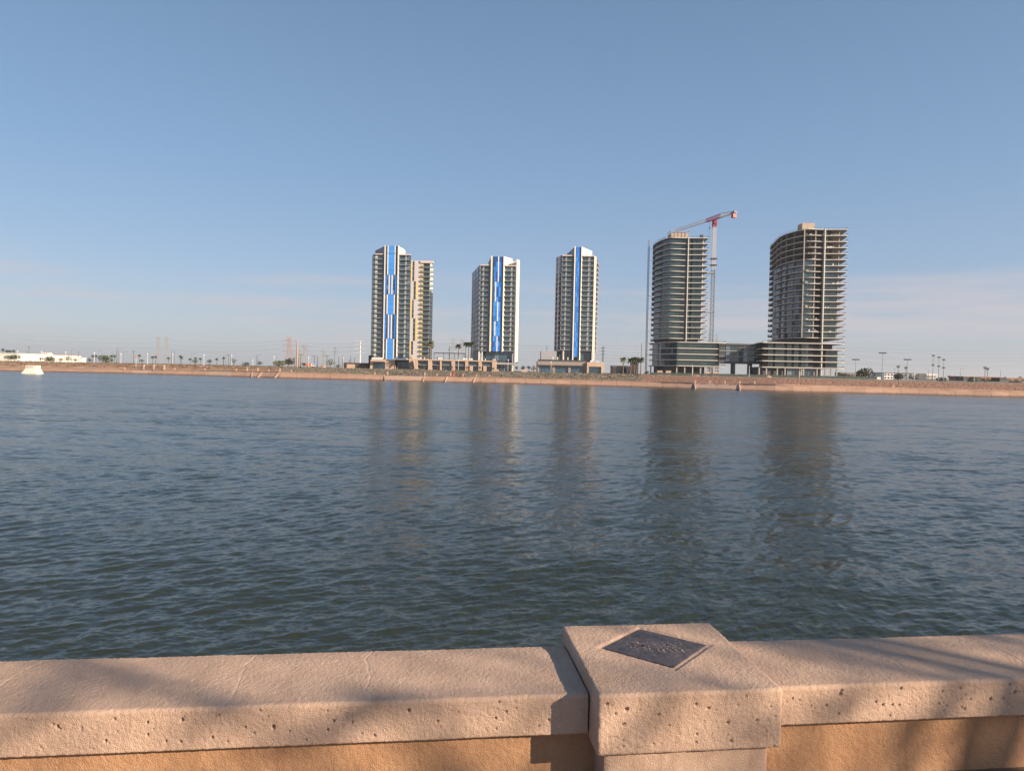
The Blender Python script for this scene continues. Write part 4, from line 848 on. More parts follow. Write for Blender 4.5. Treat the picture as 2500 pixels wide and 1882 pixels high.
# glazed bridge between the two podiums
cb = Conv(1750, 820, .06781, 436, 900, 600); xb = cb.x
br = thing('link_bridge', 'dark glazed three-storey bridge on two black piers between the unfinished towers', 'bridge', cb.root())
z0, z1 = cb.z(900, 1000), cb.z(900, 285); MB().box(xb(90), xb(1640), .5, 12, z0 + .9, z1 - 1.1).build('core', 'dark', br)
MB().box(xb(60), xb(1660), -.2, 12.5, z1 - 1.1 + .002, z1).build('roof_band', 'frame', br)
MB().box(xb(60), xb(1660), -.2, 12.5, z0, z0 + .9 - .002).build('deck_beam', 'frame', br)
hh = (z1 - 1.1 - z0 - .9) / 3
for k in range(3):
    zz = z0 + .9 + hh * k
    if k: MB().box(xb(90), xb(1640), -.12, .48, zz - .18, zz + .18).build('floor_band', 'slab', br)
    for j in range(8):
        a, b = xb(330 + 158 * j), xb(330 + 158 * (j + 1)); window(br, a + .03, b - .03, .38, zz + .22, zz + hh - .22, 'paleglass' if j in (0, 4) else ('dark' if j == 3 else 'tealglass'), 2)
for a, b in ((600, 697), (1200, 1308)): MB().box(xb(a), xb(b), 1, 5, 0, z0 - .002).build('pier', 'frame', br)
mb = MB()
for k in range(9): xx = xb(370 + 75 * k); mb.bar((xx, 1, z1), (xx, 1, z1 + 1), .06)
mb.bar((xb(370), 1, z1 + 1), (xb(970), 1, z1 + 1), .06); mb.build('roof_rail', 'metal', br)

# ---------------------------------------------------------------- tower crane
def lattice(mb, p, q, w_, n, wd, taper=1.):
    """square lattice mast between p and q"""
    p, q = Vector(p), Vector(q); d = (q - p).normalized(); a = d.cross(Vector((0, 0, 1)) if abs(d.z) < .9 else Vector((1, 0, 0))).normalized(); b = d.cross(a).normalized()
    cs = lambda t: [p.lerp(q, t) + (a * sx_ + b * sy_) * (w_ / 2 * (1 + (taper - 1) * t)) for sx_, sy_ in ((-1, -1), (1, -1), (1, 1), (-1, 1))]
    for i in range(4): mb.bar(cs(0)[i], cs(1)[i], wd)
    for k in range(n):
        A, B = cs(k / n), cs((k + 1) / n)
        for i in range(4):
            j = (i + 1) % 4
            mb.bar(*((A[i], B[j]) if k % 2 else (A[j], B[i])), wd * .6); mb.bar(A[i], A[j], wd * .6)
    return mb
c = Conv(1550, 500, .2583, 453, 752, 200)
crane = thing('tower_crane', 'red and white tower crane with a sloping jib and red counterweight behind an unfinished tower', 'crane', c.root())
zt, zm, zj = c.z(752, 205), c.z(742, 610), c.z(752, 140)
lattice(MB(), (0, 0, zm), (0, 0, zt), 1.9, 26, .20).build('upper_mast', 'cranewhite', crane)
lattice(MB(), (0, 0, 0), (0, 0, zm), 1.9, 44, .21).build('lower_mast', 'cranegrey', crane)
mb = lattice(MB(), (0, 0, zt), (0, 0, zj - .6), 2.1, 3, .38); mb.box(-1.2, 1.2, -1.2, 1.2, zt - .3, zt + .3); mb.box(-1.3, 1.3, -1.3, 1.3, zj - 1.2, zj - .5); mb.build('slewing_unit', 'red', crane)
jd = Vector((-9.6, 26, 0)).normalized()
mb = MB(); JL = 44
def jib(mb, s0, s1, h0, h1, n, wd):
    for s_ in (-.7, .7):
        o_ = Vector((-jd.y, jd.x, 0)) * s_; mb.bar(jd * s0 + o_ + Vector((0, 0, zj)), jd * s1 + o_ + Vector((0, 0, zj)), wd)
    mb.bar(jd * s0 + Vector((0, 0, zj + h0)), jd * s1 + Vector((0, 0, zj + h1)), wd)
    for k in range(n):
        a, b = s0 + (s1 - s0) * k / n, s0 + (s1 - s0) * (k + 1) / n; hm = h0 + (h1 - h0) * (k + .5) / n
        for s_ in (-.7, .7):
            o_ = Vector((-jd.y, jd.x, 0)) * s_; mb.bar(jd * a + o_ + Vector((0, 0, zj)), jd * ((a + b) / 2) + Vector((0, 0, zj + hm)), wd * .65); mb.bar(jd * ((a + b) / 2) + Vector((0, 0, zj + hm)), jd * b + o_ + Vector((0, 0, zj)), wd * .65)
    return mb
jib(MB(), 9, JL, 2.0, 1.5, 22, .18).build('jib', 'cranewhite', crane)
jib(MB(), -6, 9, 2.4, 2.0, 8, .32).build('jib_root', 'red', crane)
mb = jib(MB(), -21, -6, 1.2, 2.6, 7, .30); mb.build('counter_jib', 'cranewhite', crane)
o_ = jd * -19.2
mb = MB(); mb.box(-1.0, 1.0, -1.2, 1.2, -2.7, -.1); cw = mb.build('counterweight', 'red', crane, (o_.x, o_.y, zj)); cw.rotation_euler = (0, 0, math.atan2(jd.y, jd.x))
mb = MB(); mb.box(-2.2, 2.2, -1.0, 1.0, .1, .5); mb.box(-1.4, .2, -.6, .6, .5, 1.3); wn_ = mb.build('winch_platform', 'cranegrey', crane, (o_.x * .98, o_.y * .98, zj + .2)); wn_.rotation_euler = (0, 0, math.atan2(jd.y, jd.x))
mb = MB().box(-1.0, .9, -2.9, -1.35, zj - 2.9, zj - .8); mb.build('operator_cab', 'red', crane)
hk = jd * 5.2; mb = MB(); mb.bar((hk.x, hk.y, zj), (hk.x, hk.y, c.z(715, 330)), .10); mb.box(hk.x - .35, hk.x + .35, hk.y - .3, hk.y + .3, c.z(715, 215), c.z(715, 200)); mb.build('hoist_rope', 'frame', crane)
for cy in (515, 575): zc_ = c.z(745, cy); MB().box(-1.9, 1.9, -1.9, -1.1, zc_, zc_ + .5).box(-1.9, 1.9, 1.1, 1.9, zc_, zc_ + .5).box(-1.9, -1.1, -1.09, 1.09, zc_, zc_ + .5).box(1.1, 1.9, -1.09, 1.09, zc_, zc_ + .5).build('climbing_collar', 'green_mesh', crane)
for cy in (650, 1018):
    zc_ = c.z(745, cy); MB().box(-4.6, 1.3, -1.5, -1.0, zc_ - .25, zc_ + .25).box(-4.6, 1.3, 1.0, 1.5, zc_ - .25, zc_ + .25).build('tie_beam', 'cranegrey', crane)
# hoist mast at the tower's other end
c = Conv(1550, 500, .2583, 467, 120, 900)
hm_ = thing('hoist_mast', 'slender grey lattice hoist mast standing beside the glazed unfinished tower', 'mast', c.root()); zt = c.z(139, 330)
lattice(MB(), (0, 0, 0), (0, 0, zt), .85, 60, .15).build('mast', 'cranegrey', hm_)
for k in range(11): zz = zt * (k + .7) / 11.5; MB().bar((.4, 0, zz), (2.6, -1, zz), .14).build('tie_arm', 'cranegrey', hm_)

# ================================================================== LOW BUILDINGS ROUND THE TOWERS
c5 = Conv(1000, 840, .1356, 422, 800, 350); x5 = lambda cx: c5.x(cx)
th_ = thing('townhouse_row', 'long two-storey row of tan framed town houses with dark glass between the striped towers', 'town houses', c5.root())
zt5 = c5.z(800, 285); zm5 = c5.z(800, 385)
piers = [(62, 88), (90, 148), (336, 405), (549, 576), (756, 818), (1002, 1056), (1242, 1302), (1486, 1556)]
for a, b in piers[1:]: MB().box(x5(a), x5(b), -.8, 14, 0, zt5 - .72).build('pier', 'tan', th_)
MB().box(x5(60), x5(1558), -.9, 14.1, zt5 - .7, zt5).build('roof_beam', 'tan', th_)
MB().box(x5(92), x5(1550), 2.2, 14, 0, zt5 - .72).build('wall', 'brown', th_)
gaps = [(150, 335), (406, 548), (577, 755), (819, 1001), (1057, 1241), (1303, 1485)]
for k, (a, b) in enumerate(gaps):
    A, B = x5(a), x5(b); mid = (A + B) / 2
    MB().box(A + .02, B - .02, -.2, 2.15, zm5 - .14, zm5 + .14).build('floor_slab', 'slab', th_)
    split = .62 if k != 1 else .55
    window(th_, A + .1, A + (B - A) * split, 1.95, zm5 + .2, zt5 - .8, 'glass', 3); window(th_, A + (B - A) * split + .1, B - .1, 1.95, zm5 + .2, zt5 - .8, 'glass', 2)
    if k < 4: window(th_, A + .6, B - .4, 1.95, .1, zm5 - .2, 'glass', 4)
    else:
        MB().box(A + (B - A) * .14, A + (B - A) * .46, -.5, 2.1, 0, zm5 - .16).build('porch_wall', 'tan', th_); window(th_, A + (B - A) * .5, B - .1, 1.95, .1, zm5 - .2, 'glass', 2)
    if k > 1: railing(th_, A + .05, B - .05, -.15, zm5 + .15)
# roof terrace: pergola, cabinets, pale seats
pg_ = thing('pergola', 'flat-roofed dark pergola on thin posts on the roof of the tan town houses', 'pergola', (c5.X0, 426, ZG + zt5 + .01)); zp5 = c5.z(700, 155) - zt5
MB().box(x5(415), x5(985), 0, 3.4, zp5 - .45, zp5).build('roof', 'frame', pg_)
for cx in (420, 595, 700, 795, 945, 975): MB().box(x5(cx) - .12, x5(cx) + .12, 1.5, 1.75, 0, zp5 - .452).build('post', 'frame', pg_)
for cx, ww, hh, mt in ((480, 2.2, 1.3, 'frame'), (1090, 1.4, 1.2, 'frame')):
    o = MB().box(0, ww, 0, 1, .08, hh).box(.1, .3, .1, .9, 0, .078).box(ww - .3, ww - .1, .1, .9, 0, .078).box(-.06, ww + .06, -.06, 1.06, hh + .001, hh + .09).build('barbecue_cabinet', mt); o.location = (c5.X0 + x5(cx), 424.5, ZG + zt5 + .005)
    tag(o, 'dark cabinet on the town house roof under the end of the pergola' if cx < 900 else 'dark cabinet on the town house roof beside dark palms', 'cabinet')
for cx, ww in ((505, 1.6), (565, .5), (955, 1.6), (1020, .4), (1065, .5), (1095, 1.2), (1290, .5), (1355, .5), (1500, .4), (1528, .5), (260, .4), (180, .9)):
    o = MB().box(0, ww, 0, .8, .25, .75).box(.05, .15, .05, .75, 0, .248).box(ww - .15, ww - .05, .05, .75, 0, .248).box(0, ww, .6, .8, .751, 1.1).build('lounge_chair', 'white'); o.location = (c5.X0 + x5(cx), 422.4, ZG + zt5 + .005)
    tag(o, 'pale lounge seat on the flat roof of the tan town houses', 'chair', 'pale seats on the town house roof')
def simple_building(name, label, cat, px0, px1, pyt, Y, depth, mt, rows=0, cols=0, glass='glass', group=None, roof=None, top_extra=None, z0=ZG):
    X0, X1 = GX(px0, Y), GX(px1, Y); z1 = P((px0 + px1) / 2, pyt, Y).z - z0
    t = thing(name, label, cat, ((X0 + X1) / 2, Y, z0), group); hw = (X1 - X0) / 2
    MB().box(-hw, hw, 0, depth, 0, z1 - .4).build('wall', mt, t); MB().box(-hw - .3, hw + .3, -.3, depth + .3, z1 - .398, z1).build('roof', roof or mt, t)
    for r in range(rows):
        for k in range(cols):
            wv = 2 * hw / cols; h = (z1 - .6) / rows; window(t, -hw + wv * k + wv * .22, -hw + wv * k + wv * .78, -.1, h * r + h * .28, h * r + h * .82, glass, 2)
    return t, hw, z1
b, hw, z1 = simple_building('pavilion', 'low pavilion of one black and one tan block next to the tallest striped tower', 'pavilion', 838, 920, 886, 440, 14, 'brown')
MB().box(-hw + 2.2, -hw + 7.2, -.5, -.002, 0, z1 - .9).build('tan_wall', 'tan', b)
simple_building('service_block', 'low tan service block behind the palms near the glazed unfinished tower', 'building', 1496, 1556, 893, 470, 12, 'tan', 1, 5)
for px, pyt, w_ in ((1500, 893, 1.2), (1550, 872, 2.2), (1536, 893, 1.6)):
    Y = 462; o = thing('tan_pylon', {1500: 'short tan pylon wall beside the single tall palm', 1550: 'tall tan pylon wall with a pale cap rising behind palms', 1536: 'medium tan pylon wall between palm trunks'}[px], 'pylon wall', (GX(px, Y), Y, ZG)); h = P(px, pyt, Y).z - ZG
    MB().box(-w_, w_, 0, 2, 0, h - .8).build('shaft', 'tan', o); MB().box(-w_ - .15, w_ + .15, -.15, 2.15, h - .798, h).build('cap', 'chalk', o)
# far left: sunlit warehouses
b, hw, z1 = simple_building('warehouse', 'long cream sunlit warehouse with a flat roof behind dark shrubs', 'warehouse', -160, 45, 860.5, 560, 60, 'cream', 0, 0)
b, hw, z1 = simple_building('warehouse', 'ochre and cream stepped warehouse with red roof edge beyond two wooden poles', 'warehouse', 45, 128, 864.5, 600, 40, 'cream', 1, 6, roof='terracotta')
MB().box(-hw - .4, -hw + 5.5, -1.2, -.32, 0, z1 - .41).build('ochre_wall', 'yellow', b); MB().box(hw * .28, hw * .62, 2, 8, z1 + .002, z1 + 1.6).build('roof_box', 'pink', b); MB().box(hw * .9, hw * 1.05, -2, -.35, z1 - 1.6, z1 + .2).build('white_sign', 'white', b)
simple_building('shed', 'small white shed with open side among the scrub', 'shed', 193, 200, 873.5, 520, 5, 'white')
# right: apartment blocks and terracotta houses
b, hw, z1 = simple_building('apartment_block', 'white apartment block with a long flat roof behind a round tree', 'apartments', 2158, 2226, 910, 520, 18, 'white', 2, 9, roof='frame')
b, hw, z1 = simple_building('apartment_block', 'white and grey apartment block with square windows and black roof edge', 'apartments', 2226, 2262, 911.5, 525, 18, 'white', 2, 5, roof='frame')
b, hw, z1 = simple_building('apartment_block', 'dark grey apartment block between two white ones', 'apartments', 2196, 2228, 911, 518, 14, 'grey', 2, 3, roof='frame')
b, hw, z1 = simple_building('apartment_block', 'end apartment block with open white balconies', 'apartments', 2262, 2288, 913, 515, 16, 'cream', 2, 3, roof='white')
for r in range(2): MB().box(-hw - .6, hw + .6, -1.6, -.32, z1 * .45 * r + 1.0, z1 * .45 * r + 1.25).build('balcony_slab', 'white', b)
simple_building('terracotta_house', 'low terracotta building with a dark blank end wall and slot windows', 'house', 2352, 2440, 919.5, 480, 16, 'terracotta', 1, 8)
simple_building('terracotta_house', 'low terracotta building with two wide openings', 'house', 2455, 2540, 923, 470, 16, 'terracotta', 1, 5)
for px0, px1, pyt, lab in ((2352, 2366, 920, 'black blank block at the end of the terracotta building'), (2381, 2396, 920.5, 'black block in front of the terracotta building with slot windows'), (2441, 2458, 923, 'black block between two terracotta buildings')):
    b, hw, z1 = simple_building('dark_block', lab, 'building', px0, px1, pyt, 468, 8, 'frame')
simple_building('construction_office', 'low grey site office beyond the unfinished tower', 'building', 2052, 2150, 910, 560, 10, 'taupe', 1, 12)

# ================================================================== POLES, PYLONS, LAMPS, WIRES
def base(px, Y): return (GX(px, Y), Y, ZG)
def hgt(px, py, Y): return P(px, py, Y).z - ZG
def pylon(label, px, py, Y, wb, wt, arms, mt, horn=True, grp='lattice power pylons', waist=.45):
    h = hgt(px, py, Y); t = thing('lattice_pylon', label, 'pylon', base(px, Y), grp); mb = MB(); zw = h * waist; wd = .30
    for sx_ in (-1, 1):
        for sy_ in (-1, 1):
            mb.bar((sx_ * wb, sy_ * wb, 0), (sx_ * wt, sy_ * wt, zw), wd); mb.bar((sx_ * wt, sy_ * wt, zw), (sx_ * wt * .8, sy_ * wt * .8, h * .95), wd)
    n = 9; wz = lambda z: wb + (wt - wb) * z / zw if z < zw else wt * (1 - .2 * (z - zw) / (h - zw))
    for k in range(n):
        z0_, z1_ = h * .95 * k / n, h * .95 * (k + 1) / n; a, b2 = wz(z0_), wz(z1_)
        for sy_ in (-1, 1):
            mb.bar((-a, sy_ * a, z0_), (b2, sy_ * b2, z1_), wd * .55); mb.bar((a, sy_ * a, z0_), (-b2, sy_ * b2, z1_), wd * .55)
        mb.bar((-a, -a, z0_ + .01), (a, -a, z0_ + .01), wd * .55)
    mb.build('lattice_body', mt, t)
    for fz, L in arms:
        am = MB(); z = h * fz
        for sx_ in (-1, 1): am.bar((0, 0, z + 1.2), (sx_ * L, 0, z), .22); am.bar((0, 0, z - .2), (sx_ * L, 0, z), .22); am.bar((sx_ * L, 0, z), (sx_ * L, 0, z - 2.2), .16)
        am.build('cross_arm', mt, t)
    if horn:
        am = MB()
        for sx_ in (-1, 1): am.bar((sx_ * .3, 0, h * .90), (sx_ * 3.6, 0, h), .25)
        am.build('horn', mt, t)
    return t
pylon('tall slim lattice pylon with horned top and a thick-legged base, beside a twin', 386, 819, 1150, 5.0, 1.5, ((.62, 4.2), (.76, 4.2), (.90, 4.0)), 'tower_steel')
pylon('tall slim lattice pylon with horned top, beside a twin nearer the double wooden pole', 406, 819, 1160, 4.6, 1.5, ((.62, 4.2), (.76, 4.2), (.90, 4.0)), 'tower_steel')
pylon('reddish two-legged pylon standing over a dark evergreen tree', 705, 820, 760, 5.2, 1.6, ((.50, 7.5), (.68, 7.5), (.85, 7.5)), 'rust', waist=.6)
pylon('grey branching pylon with clustered insulators near a pale tall monopole', 743, 839, 820, 4.0, 2.4, ((.86, 6.5), (.55, 3.5)), 'tower_steel')
pylon('slim grey pylon with short arms in the substation', 789, 850, 1000, 3.6, 1.0, ((.62, 3.6), (.80, 3.6)), 'tower_steel', False)
pylon('small far pylon behind the pale monopole', 731, 852, 1300, 3.6, 1.0, ((.70, 4.6), (.85, 4.6)), 'tower_steel', False)
pylon('tall pylon rising behind the pergola', 1105, 822, 900, 4.2, 1.3, ((.66, 5.), (.80, 5.), (.92, 4.5)), 'tower_steel', False)
pylon('tall pylon rising behind dark palms on the town house roof', 1127, 824, 930, 4.2, 1.3, ((.66, 5.), (.80, 5.), (.92, 4.5)), 'tower_steel', False)
pylon('far lattice pylon behind the crane mast, seen over the podium', 1729, 809, 1150, 3.4, 1.6, ((.8, 3.5),), 'tower_steel', False)
pylon('far lattice pylon just beyond the crane mast, twin to another', 1747, 809, 1160, 3.4, 1.6, ((.8, 3.5),), 'tower_steel', False)
def monopole(name, label, px, py, Y, r, mt, arms=(), cat='pole', grp=None, double=False):
    h = hgt(px, py, Y); t = thing(name, label, cat, base(px, Y), grp); MB().tube((0, 0, 0), (0, 0, h), r, r * .6, 10).build('pole', mt, t)
    for fz, L in arms: MB().bar((-L, -r * 1.2, h * fz), (L, -r * 1.2, h * fz), .26).build('cross_arm', mt, t)
    return t
monopole('steel_monopole', 'white steel monopole with three long cross-arms beside the tallest striped tower', 878.5, 831, 620, .75, 'pale_metal', ((.98, 4.), (.86, 5.4), (.70, 5.4), (.55, 5.4)))
monopole('steel_monopole', 'tall plain pale monopole without arms beside the reddish pylon', 725, 834, 700, 1.1, 'rust')
monopole('steel_monopole', 'grey monopole with short arms in the middle of the substation', 817.5, 846, 700, .5, 'metal', ((.9, 2.6), (.62, 2.6), (.75, 2.6)))
monopole('steel_monopole', 'grey steel pole with stub arms beyond the end of the taupe podium', 1471, 845, 560, .45, 'metal', ((.93, 1.8), (.82, 1.8), (.7, 1.8)))
monopole('steel_monopole', 'plain grey steel pole rising over clustered palms', 1565, 838, 560, .55, 'metal')
monopole('utility_pole', 'thin pole behind the pergola with one short arm', 1096, 845, 560, .25, 'wood', ((.85, 1.),))
monopole('utility_pole', 'thin pole behind the plant block of the taupe podium', 1334, 844, 560, .25, 'wood')
for px, py, Y, lab in ((65.5, 855, 640, 'shorter of two wooden poles before the ochre warehouse'), (70.5, 845, 620, 'taller of two wooden poles before the ochre warehouse'), (191, 856, 620, 'single bare wooden pole near the white shed'), (284.5, 851, 700, 'bare wooden pole, one of two beside the palm row'), (288.5, 849, 700, 'second bare wooden pole of two beside the palm row'),
                       (326, 856, 640, 'wooden pole with a cross-arm above a signal post'), (419, 857, 640, 'first post of the double wooden pole beside pylons'), (425, 857, 640, 'second post of the double wooden pole beside pylons'), (545.5, 868, 660, 'short wooden pole before a feathery tree'), (558, 865, 640, 'wooden pole, first of two near an olive tree'), (563.5, 865, 640, 'wooden pole, second of two near an olive tree'), (627, 868, 620, 'dark wooden pole beside a dark round bush')):
    monopole('utility_pole', lab, px, py, Y, .22, 'wood', ((.93, 1.5),) if px in (70.5, 326, 558) else ())
for px, py in ((719, 868), (729, 871), (734, 866), (767, 869), (774.5, 870), (798, 868), (827, 871), (836, 872), (853, 878), (856, 868), (865, 873)):
    monopole('substation_post', 'dark steel post standing in the substation yard', px, py, 560, .28, 'wood', ((.97, 2.2),) if px in (734, 767, 798) else (), grp='dark posts of the substation')
def path_lamp(px, pyt, Y, lab):          # pale post with a ball lantern
    h = hgt(px, pyt, Y); t = thing('path_lamp', lab, 'street lamp', base(px, Y), 'pale ball lamps along the shore path')
    MB().tube((0, 0, 0), (0, 0, h - .5), .12, .09, 8).build('post', 'pale_metal', t); MB().ball((0, 0, h - .25), .40, 10, .85).build('lantern', 'white', t); MB().tube((0, 0, 0), (0, 0, .4), .26, .2, 8).build('foot', 'pale_metal', t)
LAMPS = [(42.5, 857, 'pale ball lamp in front of the long cream warehouse'), (101, 858, 'pale ball lamp at the corner of the ochre warehouse'), (160, 859, 'pale ball lamp beside round shrubs'), (230, 861, 'pale ball lamp by a clump of dark palms'), (295, 863, 'pale ball lamp beside two bare wooden poles'), (360, 864, 'pale ball lamp close to the twin pylons'), (421.5, 864, 'pale ball lamp in front of the double wooden pole'), (497.5, 866, 'pale ball lamp by a row of small palms'), (565, 867, 'pale ball lamp beside an olive tree'), (617, 879, 'short pale ball lamp beside a dark bush'), (668.5, 870, 'pale ball lamp at the edge of the planted bank'), (753, 872, 'pale ball lamp in front of an orange vehicle'), (837.5, 873, 'pale ball lamp beside the black pavilion'), (1240, 878, None), (1119, 878, 'pale ball lamp in front of the town houses'), (1345, 883, 'pale ball lamp in front of the taupe podium'), (1469, 884, 'pale ball lamp at the end block of the taupe podium')]
for px, py, lab in LAMPS: path_lamp(px, py, 418 if px < 1000 else 400, lab or 'pale ball lamp below the canopy of a striped tower')
def road_lamp(px, pyt, Y, lab, side=1, L=2.2):
    h = hgt(px, pyt, Y); t = thing('road_lamp', lab, 'street lamp', base(px, Y), 'road lamps behind the bank'); MB().tube((0, 0, 0), (0, 0, h), .16, .10, 8).build('post', 'metal', t)
    MB().bar((0, 0, h - .1), (side * L, 0, h), .14).build('arm', 'metal', t); MB().box(side * L - .5, side * L + .5, -.2, .2, h - .05, h + .16).build('lamp_head', 'metal', t)
for px, py, lab, sd_ in ((174, 853, 'road lamp with its arm over round shrubs', 1), (248.5, 856, 'road lamp with a long arm above palms', -1), (302, 858, 'road lamp beside the ball lamp near two poles', 1), (468, 863, 'road lamp near a feathery palm', 1), (550, 865, 'double road lamp near an olive tree', 1), (628.5, 866, 'road lamp beside a dark bush', 1), (2128, 896, 'road lamp leaning over the site fence beside a spreading tree', -1), (2183, 898, 'road lamp before the white apartments', 1), (2266, 901, 'road lamp beside the end apartment block', -1), (2344, 900, 'road lamp near the terracotta building', 1), (2442, 903, 'road lamp in front of a black block', -1)):
    road_lamp(px, py, 470, lab, sd_)
def flood_mast(px, pyt, Y, lab, style):
    h = hgt(px, pyt, Y); t = thing('floodlight_mast', lab, 'floodlight', base(px, Y), 'floodlight masts beside the bank'); MB().tube((0, 0, 0), (0, 0, h), .20, .10, 8).build('post', 'metal', t)
    if style == 'bar':
        MB().bar((-2.1, 0, h), (2.1, 0, h), .2).build('head_bar', 'metal', t)
        for k in range(6): MB().box(-2.1 + .74 * k, -1.65 + .74 * k, -.35, .2, h + .1, h + .6).build('lamp', 'frame', t)
    else:
        for z in ((h, h * .62) if style == 'two' else (h,)): MB().box(-.55, .55, -.5, .5, z - .45, z + .35).build('lamp', 'frame', t)
for px, py, lab, st in ((2088, 879, 'shorter floodlight mast with a wide lamp bar beside the open tower', 'bar'), (2153, 863, 'tallest floodlight mast with a wide double lamp bar', 'bar'), (2214, 879, 'floodlight mast with a wide lamp bar before the white apartments', 'bar'), (2277, 868, 'tall thin mast with box lamps, highest of three', 'two'), (2291, 872, 'tall thin mast with box lamps, middle of three', 'two'), (2303, 878, 'thin mast with box lamps, lowest of three', 'two')): flood_mast(px, py, 400, lab, st)
for px, py, lab in ((2232, 901, 'pale bare post in front of a grey apartment block'), (2378, 904, 'pale bare post in front of the terracotta building'), (1690, 890, 'pale bare post before the podium of the glazed unfinished tower'), (1829, 893, 'pale bare post beside the bridge pier'), (1952, 896, 'pale bare post before the open tower')): monopole('pale_post', lab, px, py, 350, .13, 'pale_metal', grp='pale posts along the bank top')
# high wires: each one a sagging cable
def wire(pts, r=.055, lab='', grp='power cables over the far plain'):
    mb = MB(); prev = None
    for (a, b) in zip(pts[:-1], pts[1:]):
        A, B = Vector(a), Vector(b); L = (B - A).length; n = 10; sag = L * .010
        q = [A.lerp(B, i / n) - Vector((0, 0, 4 * sag * (i / n) * (1 - i / n))) for i in range(n + 1)]
        for u, v in zip(q[:-1], q[1:]): mb.bar(u, v, r * 2)
    o = mb.build('power_cable', 'wire'); tag(o, lab, 'cable', grp)
for k, (ya, yb, yc, yd) in enumerate(((833, 843, 848, 856), (838, 850, 855, 864), (845, 858, 866, 873), (852, 866, 871, 881), (858, 874, 884, 892), (866, 880, 888, 897))):
    wire([P(878, ya - 3, 620), P(1471, yb, 600), P(2060, yc, 590), P(2560, yd, 585)], .05, 'dark power cable strung across the plain behind the towers', 'cables behind the towers')
for k, (ya, yb, yc) in enumerate(((812, 824, 832), (822, 836, 840), (834, 848, 850))):
    wire([P(-60, ya, 1150), P(386, yb + 2, 1150), P(700, yc, 780), P(878, yc + 6, 620)], .05, 'thin grey cable strung between the far pylons', 'cables between the far pylons')

# ================================================================== TREES AND PLANTS
def leaf_cloud(blobs, n, size, seed, flat=.6):
    g = np.random.default_rng(seed); mb = MB()
    w_ = np.array([b[3] ** 2 for b in blobs]); w_ /= w_.sum()
    for k in range(n):
        b = blobs[g.choice(len(blobs), p=w_)]; d = g.normal(size=3); d /= np.linalg.norm(d); rr = b[3] * (.55 + .5 * g.random() ** .6); c_ = Vector((b[0] + d[0] * rr, b[1] + d[1] * rr, b[2] + d[2] * rr * flat))
        a = Vector(g.normal(size=3)).normalized(); u = a.orthogonal().normalized(); v = a.cross(u); s_ = size * g.uniform(.6, 1.4)
        mb.add([c_ - u * s_, c_ + v * s_ * .5, c_ + u * s_, c_ - v * s_ * .5], [(0, 1, 2, 3)])
    return mb
def tree(label, px, pyt, Y, wpx, mt, seed, grp=None, name='broadleaf_tree', n=260, blob=6, trunk=.25, z0=None):
    h = hgt(px, pyt, Y); R = wpx * Y / F / 2; t = thing(name, label, 'tree', base(px, Y), grp); g = np.random.default_rng(seed)
    tm = MB().tube((0, 0, -.3), (0, 0, h * .5), .05 * h, .03 * h, 7)
    bl = []
    for k in range(blob):
        a = 2 * math.pi * k / blob + g.uniform(-.4, .4); rr = R * g.uniform(.35, .62); z = h * g.uniform(.42, .72); bl.append((math.cos(a) * rr, math.sin(a) * rr * .8, z, R * g.uniform(.38, .55))); tm.tube((0, 0, h * .32), (math.cos(a) * rr * .8, math.sin(a) * rr * .6, z), .022 * h, .01 * h, 5)
    bl.append((0, 0, h * .76, min(R * .55, h * .3)))
    bl = [(x, y, min(z, h - r_ * .75), r_) for x, y, z, r_ in bl]
    tm.build('trunk', 'bark', t); leaf_cloud(bl, n, max(.22, R * .11), seed, .75).build('crown', mt, t); return t
def palm(label, px, pyt, Y, fr, mt, seed, grp, nf=26, thick=.28, z0=ZG, droop=1.):
    p = P(px, pyt, Y); h = p.z - z0 - fr * .45; t = thing('palm_tree', label, 'palm', (GX(px, Y), Y, z0), grp); g = np.random.default_rng(seed)
    tm = MB(); tm.tube((0, 0, -.2), (.1, 0, h * .5), thick * 1.2, thick, 8); tm.tube((.1, 0, h * .5), (0, 0, h), thick, thick * .9, 8); tm.build('trunk', 'bark', t); mb = MB()
    for k in range(nf):
        a = 2.4 * k + g.uniform(-.2, .2); e_ = math.radians(75 - 100 * k / nf); L = fr * g.uniform(.85, 1.1); d = Vector((math.cos(a), math.sin(a), 0)); q = Vector((0, 0, h)); side = Vector((-d.y, d.x, 0)); prev = q; ang = e_
        for s_ in range(5):
            nx = prev + (d * math.cos(ang) + Vector((0, 0, math.sin(ang)))) * L / 5; w0, w1 = (.05 + .16 * math.sin(math.pi * (s_ + .3) / 5.6)) * fr, (.05 + .16 * math.sin(math.pi * (s_ + 1.3) / 5.6)) * fr
            if s_ == 4: w1 = .01
            dn = Vector((0, 0, -.5))
            for sg in (-1, 1): mb.add([prev, nx, nx + (side * sg + dn) * w1, prev + (side * sg + dn) * w0], [(0, 1, 2, 3)])
            prev = nx; ang -= .26 * droop
    mb.build('crown', mt, t); return t
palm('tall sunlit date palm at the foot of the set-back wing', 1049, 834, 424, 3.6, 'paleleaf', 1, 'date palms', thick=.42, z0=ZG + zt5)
for px, py, lab in ((1118, 841, 'dark palm nearest the pergola on the roof terrace'), (1136, 836, 'dark palm in the middle of the roof terrace cluster'), (1143, 836, 'tallest dark palm of the roof terrace cluster'), (1151, 836, 'dark palm touching the shaded flank of the striped tower')): palm(lab, px, py, 428, 2.6, 'palmleaf', int(px), 'date palms', thick=.22, z0=ZG + zt5)
